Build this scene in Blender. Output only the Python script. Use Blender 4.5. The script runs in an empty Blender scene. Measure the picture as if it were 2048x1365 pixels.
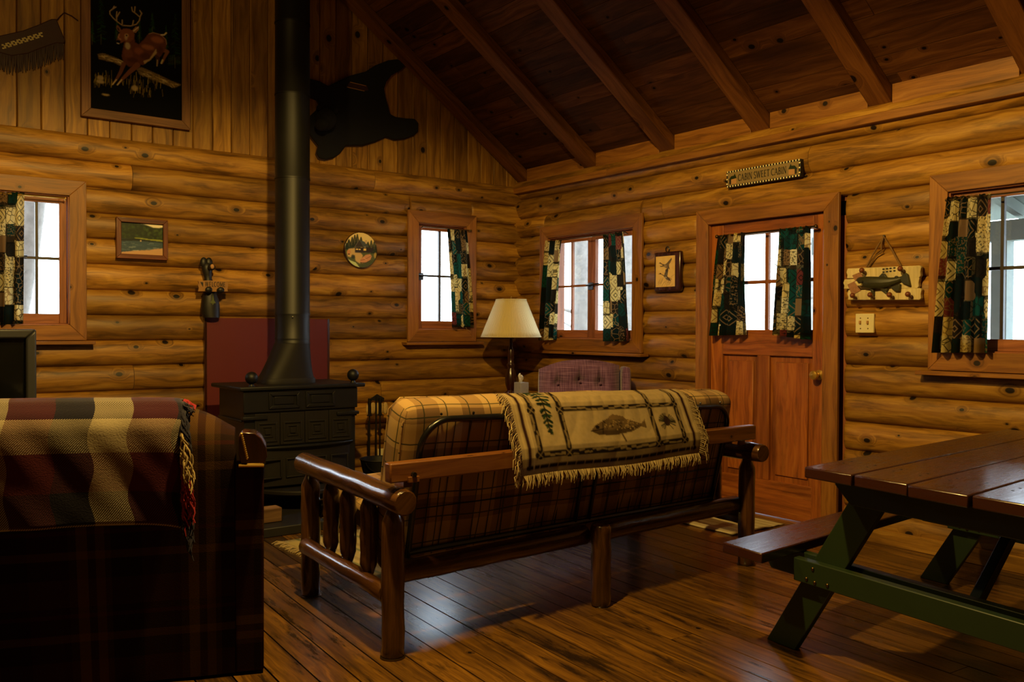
import bpy, bmesh, math, random
import numpy as np
from mathutils import Matrix, Vector
random.seed(7); rng = np.random.default_rng(7)
S = bpy.context.scene
PI = math.pi

# ------------------------------------------------------------------ camera
CAM = np.array([-4.98252, -6.63791, 1.27815])
YAW, PITCH, ROLL, FPX = 0.6375765, -0.0141304, 0.0037202, 1775.43
_fw = np.array([math.sin(YAW)*math.cos(PITCH), math.cos(YAW)*math.cos(PITCH), math.sin(PITCH)])
_r = np.array([math.cos(YAW), -math.sin(YAW), 0.0]); _u = np.cross(_r, _fw)
R2 = math.cos(ROLL)*_r + math.sin(ROLL)*_u; U2 = -math.sin(ROLL)*_r + math.cos(ROLL)*_u
cd = bpy.data.cameras.new('camera'); cam = bpy.data.objects.new('camera', cd)
S.collection.objects.link(cam); S.camera = cam
cd.sensor_width = 36; cd.lens = FPX/2048*36; cd.clip_start = .05
cam.matrix_world = Matrix(((R2[0], U2[0], -_fw[0], CAM[0]), (R2[1], U2[1], -_fw[1], CAM[1]), (R2[2], U2[2], -_fw[2], CAM[2]), (0, 0, 0, 1)))
# ------------------------------------------------------------------ view, sky, lamps
S.view_settings.view_transform = 'Standard'; S.view_settings.look = 'None'
S.view_settings.gamma = 1; S.view_settings.use_curve_mapping = False
S.view_settings.exposure = 0.0
W = bpy.data.worlds.new('sky'); S.world = W; W.use_nodes = True
bg = W.node_tree.nodes['Background']; bg.inputs[0].default_value = (.74, .86, 1, 1); bg.inputs[1].default_value = 14.0

def lamp(name, kind, loc, energy, color, radius=.06, target=None, **kw):
    d = bpy.data.lights.new(name, kind); d.energy = energy; d.color = color
    if kind in ('POINT', 'SPOT'): d.shadow_soft_size = radius
    for k, v in kw.items(): setattr(d, k, v)
    o = bpy.data.objects.new(name, d); S.collection.objects.link(o); o.location = loc
    if target is not None:
        o.rotation_euler = (Vector(target)-Vector(loc)).to_track_quat('-Z', 'Y').to_euler()
    return o
lamp('kitchen_ceiling_light', 'SPOT', (-3.65, -4.25, 3.3), 480, (1, .645, .165), .05, (-3.4, -4.1, 0), spot_size=math.radians(168), spot_blend=.2)
lamp('living_room_ceiling_light', 'POINT', (-4.5, -3.0, 3.35), 48, (1, .64, .165), .06)
lamp('added_ceiling_light_spot', 'SPOT', (-4.5, -3.02, 3.3), 62, (1, .64, .165), .06, (-4.4, -2.8, 0), spot_size=math.radians(166), spot_blend=.25)  # added spot: downward share of the ceiling light, keeps the upper gable dimmer
def portal(loc, rot, sx, sy):
    o = lamp('window_daylight', 'AREA', loc, 1, (1, 1, 1), shape='RECTANGLE', size=sx, size_y=sy)
    o.rotation_euler = rot; o.data.cycles.is_portal = True
    return o

# ------------------------------------------------------------------ photo ray -> plane
def _ray(x, y): return _fw*FPX + R2*(x-1024) - U2*(y-682.5)
def onY(x, y, Y): d = _ray(x, y); return CAM + d*(Y-CAM[1])/d[1]
def onX(x, y, X): d = _ray(x, y); return CAM + d*(X-CAM[0])/d[0]
def onZ(x, y, Z=0): d = _ray(x, y); return CAM + d*(Z-CAM[2])/d[2]
def PA(x, y, d=0): q = onY(x, y, -d); return (q[0], q[2])       # along X, height on the left wall
def PB(x, y, d=0): q = onX(x, y, -d); return (q[1], q[2])       # along Y, height on the right wall
def lin(c):
    c = np.asarray(c, float)/255.0
    return np.where(c <= .04045, c/12.92, ((c+.055)/1.055)**2.4)
def L(*c): return tuple(lin(c))

# ------------------------------------------------------------------ mesh builder
class MB:
    def __init__(s): s.v = []; s.f = []; s.uv = []; s.m = []; s.mi = 0; s.T = None
    def _add(s, pts):
        i = len(s.v); pts = [tuple(map(float, p)) for p in pts]
        if s.T: pts = [tuple(s.T(*p)) for p in pts]
        s.v += pts; return i
    def face(s, idx, uv): s.f.append(list(idx)); s.uv += list(uv); s.m.append(s.mi)
    def box(s, x0, x1, y0, y1, z0, z1, g=None):
        d = (abs(x1-x0), abs(y1-y0), abs(z1-z0))
        if g is None: g = int(np.argmax(d))
        P = [(x, y, z) for x in (x0, x1) for y in (y0, y1) for z in (z0, z1)]
        i = s._add(P)
        for q in ((0, 1, 3, 2), (4, 6, 7, 5), (0, 4, 5, 1), (2, 3, 7, 6), (0, 2, 6, 4), (1, 5, 7, 3)):
            pts = [P[k] for k in q]
            ax = [a for a in range(3) if len({p[a] for p in pts}) > 1]
            if len(ax) < 2: ax = [0, 1]
            a, b = (g, [k for k in ax if k != g][0]) if g in ax else (ax[0], ax[1])
            s.face([i+k for k in q], [(p[a], p[b]) for p in pts])
        return s
    def tube(s, pts, r, n=12, cap=True, closed=False):
        P = [Vector(p) for p in pts]; m = len(P)
        R = list(r) if hasattr(r, '__len__') else [r]*m
        rings = []; nrm = None; L_ = 0; us = []
        for k in range(m):
            if closed: t = (P[(k+1) % m]-P[k-1]).normalized()
            else: t = (P[min(k+1, m-1)]-P[max(k-1, 0)]).normalized()
            if nrm is None: nrm = t.orthogonal().normalized()
            nrm = (nrm - t*nrm.dot(t)).normalized(); b = t.cross(nrm)
            if k: L_ += (P[k]-P[k-1]).length
            us.append(L_)
            rings.append([P[k]+(nrm*math.cos(2*PI*j/n)+b*math.sin(2*PI*j/n))*R[k] for j in range(n)])
        i = s._add([p for q in rings for p in q])
        rm = max(R)
        for k in range(m if closed else m-1):
            k2 = (k+1) % m
            for j in range(n):
                j2 = (j+1) % n
                s.face([i+k*n+j, i+k*n+j2, i+k2*n+j2, i+k2*n+j],
                       [(us[k], 2*PI*j/n*rm), (us[k], 2*PI*(j+1)/n*rm), (us[k2] if k2 else L_, 2*PI*(j+1)/n*rm), (us[k2] if k2 else L_, 2*PI*j/n*rm)])
        if cap and not closed:
            for k in (0, m-1):
                s.face([i+k*n+j for j in range(n)], [(us[k]*0+math.cos(2*PI*j/n)*R[k], math.sin(2*PI*j/n)*R[k]) for j in range(n)])
        return s
    def lathe(s, prof, n=20, c=(0, 0, 0), ax='Z', cap=True):
        def mp(a, b, h):
            if ax == 'Z': return (c[0]+a, c[1]+b, c[2]+h)
            if ax == 'Y': return (c[0]+a, c[1]+h, c[2]+b)
            return (c[0]+h, c[1]+a, c[2]+b)
        i = s._add([mp(r*math.cos(2*PI*j/n), r*math.sin(2*PI*j/n), h) for r, h in prof for j in range(n)])
        m = len(prof); rm = max(r for r, h in prof)
        for k in range(m-1):
            for j in range(n):
                j2 = (j+1) % n
                s.face([i+k*n+j, i+k*n+j2, i+(k+1)*n+j2, i+(k+1)*n+j],
                       [(prof[k][1], 2*PI*j/n*rm), (prof[k][1], 2*PI*(j+1)/n*rm), (prof[k+1][1], 2*PI*(j+1)/n*rm), (prof[k+1][1], 2*PI*j/n*rm)])
        if cap:
            for k in (0, m-1):
                if prof[k][0] > 1e-4: s.face([i+k*n+j for j in range(n)], [(math.cos(2*PI*j/n)*prof[k][0], math.sin(2*PI*j/n)*prof[k][0]) for j in range(n)])
        return s
    def ball(s, c, r, n=16, m=10):
        r = r if hasattr(r, '__len__') else (r, r, r)
        i = s._add([(c[0]+r[0]*math.sin(PI*(k+.0)/m)*math.cos(2*PI*j/n), c[1]+r[1]*math.sin(PI*k/m)*math.sin(2*PI*j/n), c[2]+r[2]*math.cos(PI*k/m)) for k in range(1, m) for j in range(n)])
        t = s._add([(c[0], c[1], c[2]+r[2]), (c[0], c[1], c[2]-r[2])])
        for k in range(m-2):
            for j in range(n):
                j2 = (j+1) % n
                s.face([i+k*n+j, i+k*n+j2, i+(k+1)*n+j2, i+(k+1)*n+j], [(j/n*.3, k/m*.3), ((j+1)/n*.3, k/m*.3), ((j+1)/n*.3, (k+1)/m*.3), (j/n*.3, (k+1)/m*.3)])
        for j in range(n):
            j2 = (j+1) % n
            s.face([t, i+j2, i+j], [(0, 0)]*3); s.face([t+1, i+(m-2)*n+j, i+(m-2)*n+j2], [(0, 0)]*3)
        return s
    def prism(s, poly, h0, h1, f):
        n = len(poly); i = s._add([f(a, b, h0) for a, b in poly]+[f(a, b, h1) for a, b in poly])
        s.face([i+k for k in range(n)], [(b, a) for a, b in poly])
        s.face([i+n+k for k in range(n)][::-1], [(b, a) for a, b in poly][::-1])
        l = 0
        for k in range(n):
            k2 = (k+1) % n; d = math.dist(poly[k], poly[k2])
            s.face([i+k, i+n+k, i+n+k2, i+k2], [(l, h0), (l, h1), (l+d, h1), (l+d, h0)]); l += d
        return s
    def grid(s, P, UV=None, flip=False, loop=False):
        nu, nv = len(P), len(P[0]); i = s._add([p for q in P for p in q])
        if UV is None: UV = [[(a/(nu-1), b/(nv-1)) for b in range(nv)] for a in range(nu)]
        for a in range(nu-1):
            for b in range(nv-1):
                q = [(a, b), (a+1, b), (a+1, b+1), (a, b+1)]
                if flip: q = q[::-1]
                s.face([i+x*nv+y for x, y in q], [UV[x][y] for x, y in q])
        return s
    def build(s, name, mats, parent=None, bevel=0, smooth=35, label=None, cat=None, group=None, kind=None, col=None, solid=0, seg=2, sub=0, recalc=True):
        me = bpy.data.meshes.new(name); V = np.array(s.v)
        base = np.array([(V[:, 0].min()+V[:, 0].max())/2, (V[:, 1].min()+V[:, 1].max())/2, V[:, 2].min()])
        me.from_pydata([tuple(p) for p in (V-base)], [], s.f)
        uvl = me.uv_layers.new(name='UVMap')
        uvl.data.foreach_set('uv', np.array(s.uv, dtype=np.float32).ravel())
        me.polygons.foreach_set('material_index', s.m)
        for m in (mats if isinstance(mats, (list, tuple)) else [mats]): me.materials.append(m)
        if col is not None:
            a = me.color_attributes.new('Col', 'FLOAT_COLOR', 'POINT')
            a.data.foreach_set('color', np.concatenate([col, np.ones((len(col), 1))], 1).astype(np.float32).ravel())
        if recalc:
            bm = bmesh.new(); bm.from_mesh(me); bmesh.ops.recalc_face_normals(bm, faces=bm.faces); bm.to_mesh(me); bm.free()
        if smooth:
            me.polygons.foreach_set('use_smooth', [True]*len(me.polygons)); me.set_sharp_from_angle(angle=math.radians(smooth))
        o = bpy.data.objects.new(name, me); S.collection.objects.link(o)
        pl = np.array(parent['_base']) if parent is not None else np.zeros(3)
        o.location = tuple(base-pl); o['_base'] = tuple(map(float, base))
        if parent is not None: o.parent = parent
        if solid:
            m = o.modifiers.new('thickness', 'SOLIDIFY'); m.thickness = solid; m.offset = 0
        if bevel:
            m = o.modifiers.new('bevel', 'BEVEL'); m.width = bevel; m.segments = seg; m.limit_method = 'ANGLE'; m.angle_limit = math.radians(40)
        if sub:
            m = o.modifiers.new('sub', 'SUBSURF'); m.levels = sub; m.render_levels = sub
        return tag(o, label, cat, group, kind)
def tag(o, label=None, cat=None, group=None, kind=None):
    for k, v in (('label', label), ('category', cat), ('group', group), ('kind', kind)):
        if v: o[k] = v
    return o
def thing(name, loc, label=None, cat=None, group=None, kind=None):
    o = bpy.data.objects.new(name, None); S.collection.objects.link(o); o.location = loc; o.empty_display_size = .1
    o['_base'] = tuple(map(float, loc)); return tag(o, label, cat, group, kind)

# ------------------------------------------------------------------ node helpers
class G:
    def __init__(s, name):
        s.mat = bpy.data.materials.new(name); s.mat.use_nodes = True; s.t = s.mat.node_tree; s.t.nodes.clear()
        s.out = s.n('ShaderNodeOutputMaterial')
    def n(s, ty, **kw):
        x = s.t.nodes.new(ty)
        for k, v in kw.items(): setattr(x, k, v)
        return x
    def put(s, sock, v):
        if isinstance(v, bpy.types.NodeSocket): s.t.links.new(v, sock)
        elif isinstance(v, (tuple, list)) and len(v) == 3 and sock.type == 'RGBA': sock.default_value = (*v, 1)
        else: sock.default_value = v
    def m(s, op, a, b=0, c=None, clamp=False):
        x = s.n('ShaderNodeMath', operation=op, use_clamp=clamp); s.put(x.inputs[0], a); s.put(x.inputs[1], b)
        if c is not None: s.put(x.inputs[2], c)
        return x.outputs[0]
    def mix(s, f, a, b, mode='MIX'):
        x = s.n('ShaderNodeMix', data_type='RGBA', blend_type=mode); s.put(x.inputs[0], f); s.put(x.inputs[6], a); s.put(x.inputs[7], b); return x.outputs[2]
    def comb(s, x, y, z=0):
        c = s.n('ShaderNodeCombineXYZ'); s.put(c.inputs[0], x); s.put(c.inputs[1], y); s.put(c.inputs[2], z); return c.outputs[0]
    def sep(s, v):
        c = s.n('ShaderNodeSeparateXYZ'); s.put(c.inputs[0], v); return c.outputs
    def noise(s, v, scale=5, detail=3, rough=.55, dist=0):
        x = s.n('ShaderNodeTexNoise'); s.put(x.inputs['Vector'], v); x.inputs['Scale'].default_value = scale; x.inputs['Detail'].default_value = detail
        x.inputs['Roughness'].default_value = rough; x.inputs['Distortion'].default_value = dist; return x.outputs[0]
    def vor(s, v, scale=5, feature='F1', metric='EUCLIDEAN', rand=1.0, dim='3D'):
        x = s.n('ShaderNodeTexVoronoi', feature=feature, distance=metric, voronoi_dimensions=dim); s.put(x.inputs['Vector'], v); x.inputs['Scale'].default_value = scale; x.inputs['Randomness'].default_value = rand
        return x.outputs
    def ramp(s, f, stops, const=False):
        x = s.n('ShaderNodeValToRGB'); e = x.color_ramp.elements
        if const: x.color_ramp.interpolation = 'CONSTANT'
        while len(e) < len(stops): e.new(.5)
        for k, (p, c) in enumerate(stops):
            e[k].position = p; e[k].color = (*(c if hasattr(c, '__len__') else (c, c, c)), 1)
        s.put(x.inputs[0], f); return x.outputs[0]
    def sstep(s, v, a, b):
        x = s.n('ShaderNodeMapRange', interpolation_type='SMOOTHSTEP'); s.put(x.inputs[0], v)
        x.inputs[1].default_value = a; x.inputs[2].default_value = b; x.inputs[3].default_value = 0; x.inputs[4].default_value = 1; return x.outputs[0]
    def uv(s): return s.sep(s.n('ShaderNodeUVMap').outputs[0])
    def obj(s): return s.n('ShaderNodeTexCoord').outputs['Object']
    def rnd(s): return s.n('ShaderNodeNewGeometry').outputs['Random Per Island']
    def bump(s, h, strength=.3, dist=.003):
        x = s.n('ShaderNodeBump'); x.inputs['Strength'].default_value = strength; x.inputs['Distance'].default_value = dist; s.put(x.inputs['Height'], h); return x.outputs[0]
    def bsdf(s, color, rough=.5, normal=None, coat=0, metal=0, spec=.5, sheen=0, coat_rough=.15, **kw):
        b = s.n('ShaderNodeBsdfPrincipled'); s.put(b.inputs['Base Color'], color); s.put(b.inputs['Roughness'], rough)
        s.put(b.inputs['Metallic'], metal); s.put(b.inputs['Coat Weight'], coat); b.inputs['Coat Roughness'].default_value = coat_rough
        b.inputs['Specular IOR Level'].default_value = spec; b.inputs['Sheen Weight'].default_value = sheen
        if normal is not None: s.put(b.inputs['Normal'], normal)
        for k, v in kw.items(): s.put(b.inputs[k.replace('_', ' ')], v)
        return b.outputs[0]
    def done(s, sh): s.put(s.out.inputs[0], sh); return s.mat
def plain(name, c, rough=.5, metal=0, coat=0, spec=.5, noise=0, nscale=30, sheen=0, bump=0):
    g = G(name); col = c
    nrm = None
    if noise or bump:
        n = g.noise(g.obj(), nscale, 4)
        if noise: col = g.mix(n, tuple(x*(1-noise) for x in c), tuple(min(1, x*(1+noise)) for x in c))
        if bump: nrm = g.bump(n, bump)
    return g.done(g.bsdf(col, rough, nrm, coat, metal, spec, sheen))
def wood(name, dark, mid, light, knots=.5, rough=.5, coat=0, gs=16, kscale=4.0, var=.35, ksize=.075, spec=.4, bump=.25, stain=0, coat_rough=.15):
    g = G(name); u, v, _ = g.uv(); r = g.rnd()
    uo = g.m('ADD', u, g.m('MULTIPLY', r, 37.0)); vo = g.m('ADD', v, g.m('MULTIPLY', r, 11.0)); z = g.m('MULTIPLY', r, 53.0)
    kn = g.vor(g.comb(g.m('MULTIPLY', uo, .8), g.m('ADD', vo, z), 0), kscale, dim='2D')
    d = kn[0]; cr = g.sep(kn[1])
    has = g.m('LESS_THAN', cr[0], knots)
    ks = g.m('MULTIPLY_ADD', cr[1], ksize*.9, ksize*.35)
    core = g.m('MULTIPLY', g.m('SUBTRACT', 1.0, g.sstep(g.m('DIVIDE', d, ks), .75, 1.1)), has)
    halo = g.m('MULTIPLY', g.m('SUBTRACT', 1.0, g.sstep(g.m('DIVIDE', d, ks), .8, 3.2)), has)
    wn = g.noise(g.comb(g.m('MULTIPLY', uo, 1.3), g.m('MULTIPLY', vo, 5.0), z), 1.6, 2)
    gv = g.m('ADD', g.m('MULTIPLY', vo, gs), g.m('ADD', g.m('MULTIPLY', wn, 2.6), g.m('MULTIPLY', halo, 2.2)))
    gr = g.noise(g.comb(g.m('MULTIPLY', uo, 1.1), gv, z), 1.5, 4, .6)
    fine = g.noise(g.comb(g.m('MULTIPLY', uo, 5), g.m('MULTIPLY', vo, 150.0), z), 1.0, 2)
    t = g.m('ADD', g.m('MULTIPLY', gr, .8), g.m('MULTIPLY', fine, .2))
    col = g.ramp(t, [(.33, dark), (.5, mid), (.66, light)])
    big = g.noise(g.comb(g.m('MULTIPLY', uo, .9), g.m('MULTIPLY', vo, 3.0), z), 1.1, 3)
    col = g.mix(g.m('MULTIPLY', g.sstep(big, .45, .75), .55), col, tuple(x*.45 for x in dark))
    col = g.mix(1.0, col, g.ramp(g.m('FRACT', g.m('MULTIPLY', r, 7.31)), [(0, 1-var), (1, 1+var*.4)]), 'MULTIPLY')
    if stain:
        sn = g.noise(g.comb(g.m('MULTIPLY', uo, 1.8), g.m('MULTIPLY', vo, 9.0), z), 1.8, 5, .65)
        col = g.mix(g.m('MULTIPLY', g.sstep(sn, .52, .66), stain), col, tuple(x*.12 for x in dark))
    kd = tuple(x*.07 for x in dark)
    col = g.mix(g.m('MULTIPLY', halo, .55), col, tuple(x*.75 for x in dark)); col = g.mix(core, col, kd)
    nb = g.bump(t, bump, .002)
    return g.done(g.bsdf(col, g.m('ADD', rough, g.m('MULTIPLY', gr, .15)), nb, coat, 0, spec, coat_rough=coat_rough))
def attr_mat(name, rough=.6, spec=.3, coat=0, nbump=0):
    g = G(name); a = g.n('ShaderNodeAttribute', attribute_name='Col')
    nrm = g.bump(g.noise(g.obj(), 300, 2), nbump, .001) if nbump else None
    return g.done(g.bsdf(a.outputs[0], rough, nrm, coat, 0, spec))

# ------------------------------------------------------------------ painted flat art (pictures, plaques, woven patterns)
class Canvas:
    def __init__(s, a0, a1, b0, b1, step, bgc):
        s.na = int(abs(a1-a0)/step)+2; s.nb = int(abs(b1-b0)/step)+2
        s.A = np.linspace(a0, a1, s.na); s.B = np.linspace(b0, b1, s.nb)
        s.a, s.b = np.meshgrid(s.A, s.B, indexing='ij'); s.c = np.empty((s.na, s.nb, 3)); s.c[:] = lin(bgc); s.step = step
    def mask(s, P):
        P = np.array(P); x, y = s.a, s.b; ins = np.zeros(x.shape, bool); n = len(P)
        for i in range(n):
            (x1, y1), (x2, y2) = P[i], P[(i+1) % n]
            if y1 == y2: continue
            c = ((y1 > y) != (y2 > y)) & (x < (x2-x1)*(y-y1)/(y2-y1)+x1); ins ^= c
        return ins
    def soft(s, m, k):
        m = m.astype(float)
        for _ in range(k):
            p = np.pad(m, 1, mode='edge'); m = (p[1:-1, 1:-1]*2+p[:-2, 1:-1]+p[2:, 1:-1]+p[1:-1, :-2]+p[1:-1, 2:])/6
        return m
    def paint(s, m, col, al=1.0, blur=0):
        m = s.soft(m, blur) if blur else m.astype(float)
        m = (m*al)[..., None]; s.c = s.c*(1-m)+np.asarray(lin(col) if not isinstance(col, np.ndarray) else col)*m
    def poly(s, P, col, al=1, blur=0): s.paint(s.mask(P), col, al, blur)
    def smask(s, P, w):
        P = np.array(P, float); d = np.full(s.a.shape, 1e9)
        w = w if hasattr(w, '__len__') else [w, w]
        N = len(P)
        for i in range(N-1):
            p, q = P[i], P[i+1]; v = q-p; l2 = max(v@v, 1e-12)
            t = np.clip(((s.a-p[0])*v[0]+(s.b-p[1])*v[1])/l2, 0, 1)
            ww = w[0]+(w[1]-w[0])*(i+t)/(N-1)
            d = np.minimum(d, np.hypot(s.a-p[0]-t*v[0], s.b-p[1]-t*v[1])-ww/2)
        return np.clip(.5-d/s.step, 0, 1)
    def stroke(s, P, w, col, al=1): s.paint(s.smask(P, w), col, al)
    def ell(s, c, ra, rb, col, al=1, blur=0): s.paint(((s.a-c[0])/ra)**2+((s.b-c[1])/rb)**2 < 1, col, al, blur)
    def noise(s, amt, seed=1):
        r = np.random.default_rng(seed); n = r.normal(0, 1, s.a.shape); n = s.soft(n, 1)
        s.c = np.clip(s.c*(1+amt*n[..., None]), 0, 1)
    def mesh(s, f, mb=None):
        mb = mb or MB(); mb.grid([[f(s.A[i], s.B[j]) for j in range(s.nb)] for i in range(s.na)]); return mb
    def cols(s): return s.c.reshape(-1, 3)
fA = lambda a, b, h: (a, -h, b)      # left wall: along X, height, distance out of wall
fB = lambda a, b, h: (-h, a, b)      # right wall: along Y, height, distance out of wall
# ------------------------------------------------------------------ materials
M = {}
M['log'] = wood('log_wood', L(98, 65, 21), L(160, 112, 39), L(192, 144, 58), knots=.55, rough=.42, gs=14, kscale=4.2, var=.35, ksize=.075, stain=.4)
M['board'] = wood('gable_boards', L(108, 73, 23), L(156, 110, 38), L(182, 136, 56), knots=.4, rough=.45, gs=20, kscale=3.6, var=.3)
M['ceil'] = wood('ceiling_boards', L(66, 37, 18), L(94, 56, 27), L(116, 74, 38), knots=.55, spec=.12, rough=.6, gs=18, kscale=4, var=.5, ksize=.065)
M['beam'] = wood('rafter_wood', L(84, 49, 21), L(114, 70, 31), L(130, 84, 40), knots=.4, spec=.15, rough=.6, gs=18, kscale=3.4, var=.15)
M['trim'] = wood('pine_trim', L(108, 66, 24), L(146, 94, 36), L(164, 112, 48), knots=.35, rough=.42, gs=24, kscale=4.5, var=.2, ksize=.06)
M['door'] = wood('door_wood', L(116, 60, 22), L(162, 90, 34), L(178, 110, 48), knots=.12, rough=.38, gs=26, kscale=5, var=.25, ksize=.04, stain=.3)
M['sash'] = wood('sash_wood', L(110, 62, 34), L(150, 88, 52), L(168, 106, 66), knots=.1, rough=.45, gs=26, var=.15)
M['floor'] = wood('floor_boards', L(54, 33, 11), L(100, 66, 19), L(134, 92, 28), knots=.18, rough=.5, coat=1, coat_rough=.24, gs=24, kscale=4, var=.55, ksize=.06, stain=.8, spec=.15, bump=.35)
M['futon'] = wood('lacquered_log', L(44, 25, 11), L(72, 43, 19), L(94, 60, 29), knots=.25, rough=.2, coat=.7, gs=18, kscale=6, var=.15, ksize=.05, bump=.5, stain=.3)
M['plank'] = wood('lacquered_plank', L(76, 42, 17), L(112, 66, 27), L(130, 84, 38), knots=.5, rough=.3, coat=.3, gs=22, kscale=5, var=.1, ksize=.06)
M['rear_log'] = wood('darkened_log_wood', L(70, 46, 22), L(96, 66, 30), L(112, 80, 40), knots=.5)  # log colour darkened for the unseen walls, to cut bounced light
M['gap'] = plain('light_stop_underlay', L(20, 14, 9), .9); M['muntin'] = plain('dark_muntin', L(44, 32, 28), .5)
M['dark_wood'] = wood('dark_turned_wood', L(34, 14, 8), L(58, 26, 14), L(76, 36, 20), knots=0, rough=.2, coat=.6, gs=20)
M['arm_wood'] = wood('arm_wood', L(34, 15, 7), L(60, 29, 13), L(76, 40, 20), knots=0, rough=.2, coat=.7, gs=22)
M['frame_wood'] = wood('frame_wood', L(80, 38, 18), L(116, 60, 30), L(136, 76, 40), knots=0, rough=.35, coat=.2, gs=28)
M['oak'] = wood('oak_frame', L(96, 62, 34), L(128, 86, 50), L(146, 104, 64), knots=0, rough=.5, gs=30)
M['cream_wood'] = wood('cream_painted_plank', L(186, 164, 112), L(218, 198, 148), L(230, 212, 164), knots=.1, rough=.5, gs=30, var=.06)
M['fire_wood'] = wood('split_wood', L(84, 56, 32), L(112, 80, 48), L(130, 98, 62), knots=.3, rough=.7, gs=20)
g = G('red_paint_tabletop'); n = g.noise(g.obj(), 6, 4); sc = g.noise(g.comb(g.m('MULTIPLY', g.uv()[0], 3), g.m('MULTIPLY', g.uv()[1], 40)), 1.5, 4, .65)
c = g.mix(n, L(42, 20, 12), L(58, 28, 16)); c = g.mix(g.m('MULTIPLY', g.sstep(sc, .6, .72), .5), c, L(40, 22, 14))
M['red_paint'] = g.done(g.bsdf(c, g.m('MULTIPLY_ADD', sc, .25, .16), g.bump(sc, .06), .25, spec=.5))
M['red_edge'] = plain('worn_board_edge', L(66, 34, 22), .6, noise=.5, nscale=60)
M['green'] = plain('green_paint', L(21, 37, 11), .5, noise=.15, nscale=12)
M['iron'] = plain('black_iron', L(13, 12, 11), .5, spec=.35, noise=.5, nscale=9, bump=.15)
M['iron_soot'] = plain('sooty_iron', L(22, 18, 14), .6, spec=.3, noise=.35, nscale=7, bump=.1)
M['pipe'] = plain('black_stove_pipe', L(18, 17, 16), .48, spec=.35, noise=.5, nscale=7, bump=.1)
M['black_metal'] = plain('black_tube', L(16, 15, 15), .3)
M['brass'] = plain('brass', L(206, 166, 84), .28, metal=.75)
M['dark_brass'] = plain('aged_brass', L(96, 76, 44), .4, metal=1)
M['white_plastic'] = plain('cream_plastic', L(222, 208, 160), .4)
M['tv'] = plain('tv_plastic', L(46, 46, 48), .4); M['screen'] = plain('tv_glass', L(14, 15, 14), .12)
M['red_panel'] = plain('red_heat_shield', L(92, 20, 20), .55, noise=.08, nscale=5)
M['slate'] = plain('dark_slate', L(24, 22, 21), .55, noise=.35, nscale=12, bump=.2)
M['bear_felt'] = plain('black_fur', L(15, 14, 14), .95, noise=.4, nscale=120, bump=.5)
M['shadow_edge'] = plain('brown_shadow_rim', L(52, 28, 16), .9)
M['leather'] = plain('brown_leather', L(58, 28, 18), .6, noise=.25, nscale=14, bump=.2)
M['black_paint'] = plain('black_paint', L(22, 20, 20), .5, noise=.2, nscale=20)
M['tan'] = plain('tan_paint', L(180, 132, 84), .6, noise=.15, nscale=30)
M['rope'] = plain('jute_rope', L(120, 88, 48), .9, noise=.4, nscale=200)
M['tissue'] = plain('white_tissue', L(222, 214, 196), .9); M['tissue_box'] = plain('grey_card_box', L(150, 146, 140), .7, noise=.2, nscale=40)
M['red_cloth'] = plain('red_cloth', L(122, 26, 22), .9)
M['straw'] = plain('straw_bristles', L(184, 152, 92), .9, noise=.4, nscale=90, bump=.6)
M['art'] = attr_mat('painted_picture', .5, .3); M['art_matte'] = attr_mat('painted_velvet', .8, .1); M['weave'] = attr_mat('woven_tapestry', .95, .05, nbump=.4)
M['fish'] = plain('fish_skin', L(50, 48, 25), .45, noise=.5, nscale=60)
g = G('window_glass'); lw = g.n('ShaderNodeFresnel'); g.put(lw.inputs[0], g.m('MULTIPLY_ADD', g.n('ShaderNodeNewGeometry').outputs['Backfacing'], 1/1.45-1.45, 1.45))
ms = g.n('ShaderNodeMixShader'); tr = g.n('ShaderNodeBsdfTransparent'); tr.inputs[0].default_value = (.93, .95, .95, 1); gl = g.n('ShaderNodeBsdfGlossy'); gl.inputs['Roughness'].default_value = .02
g.put(ms.inputs[0], lw.outputs[0]); g.put(ms.inputs[1], tr.outputs[0]); g.put(ms.inputs[2], gl.outputs[0]); M['glass'] = g.done(ms.outputs[0])
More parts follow.
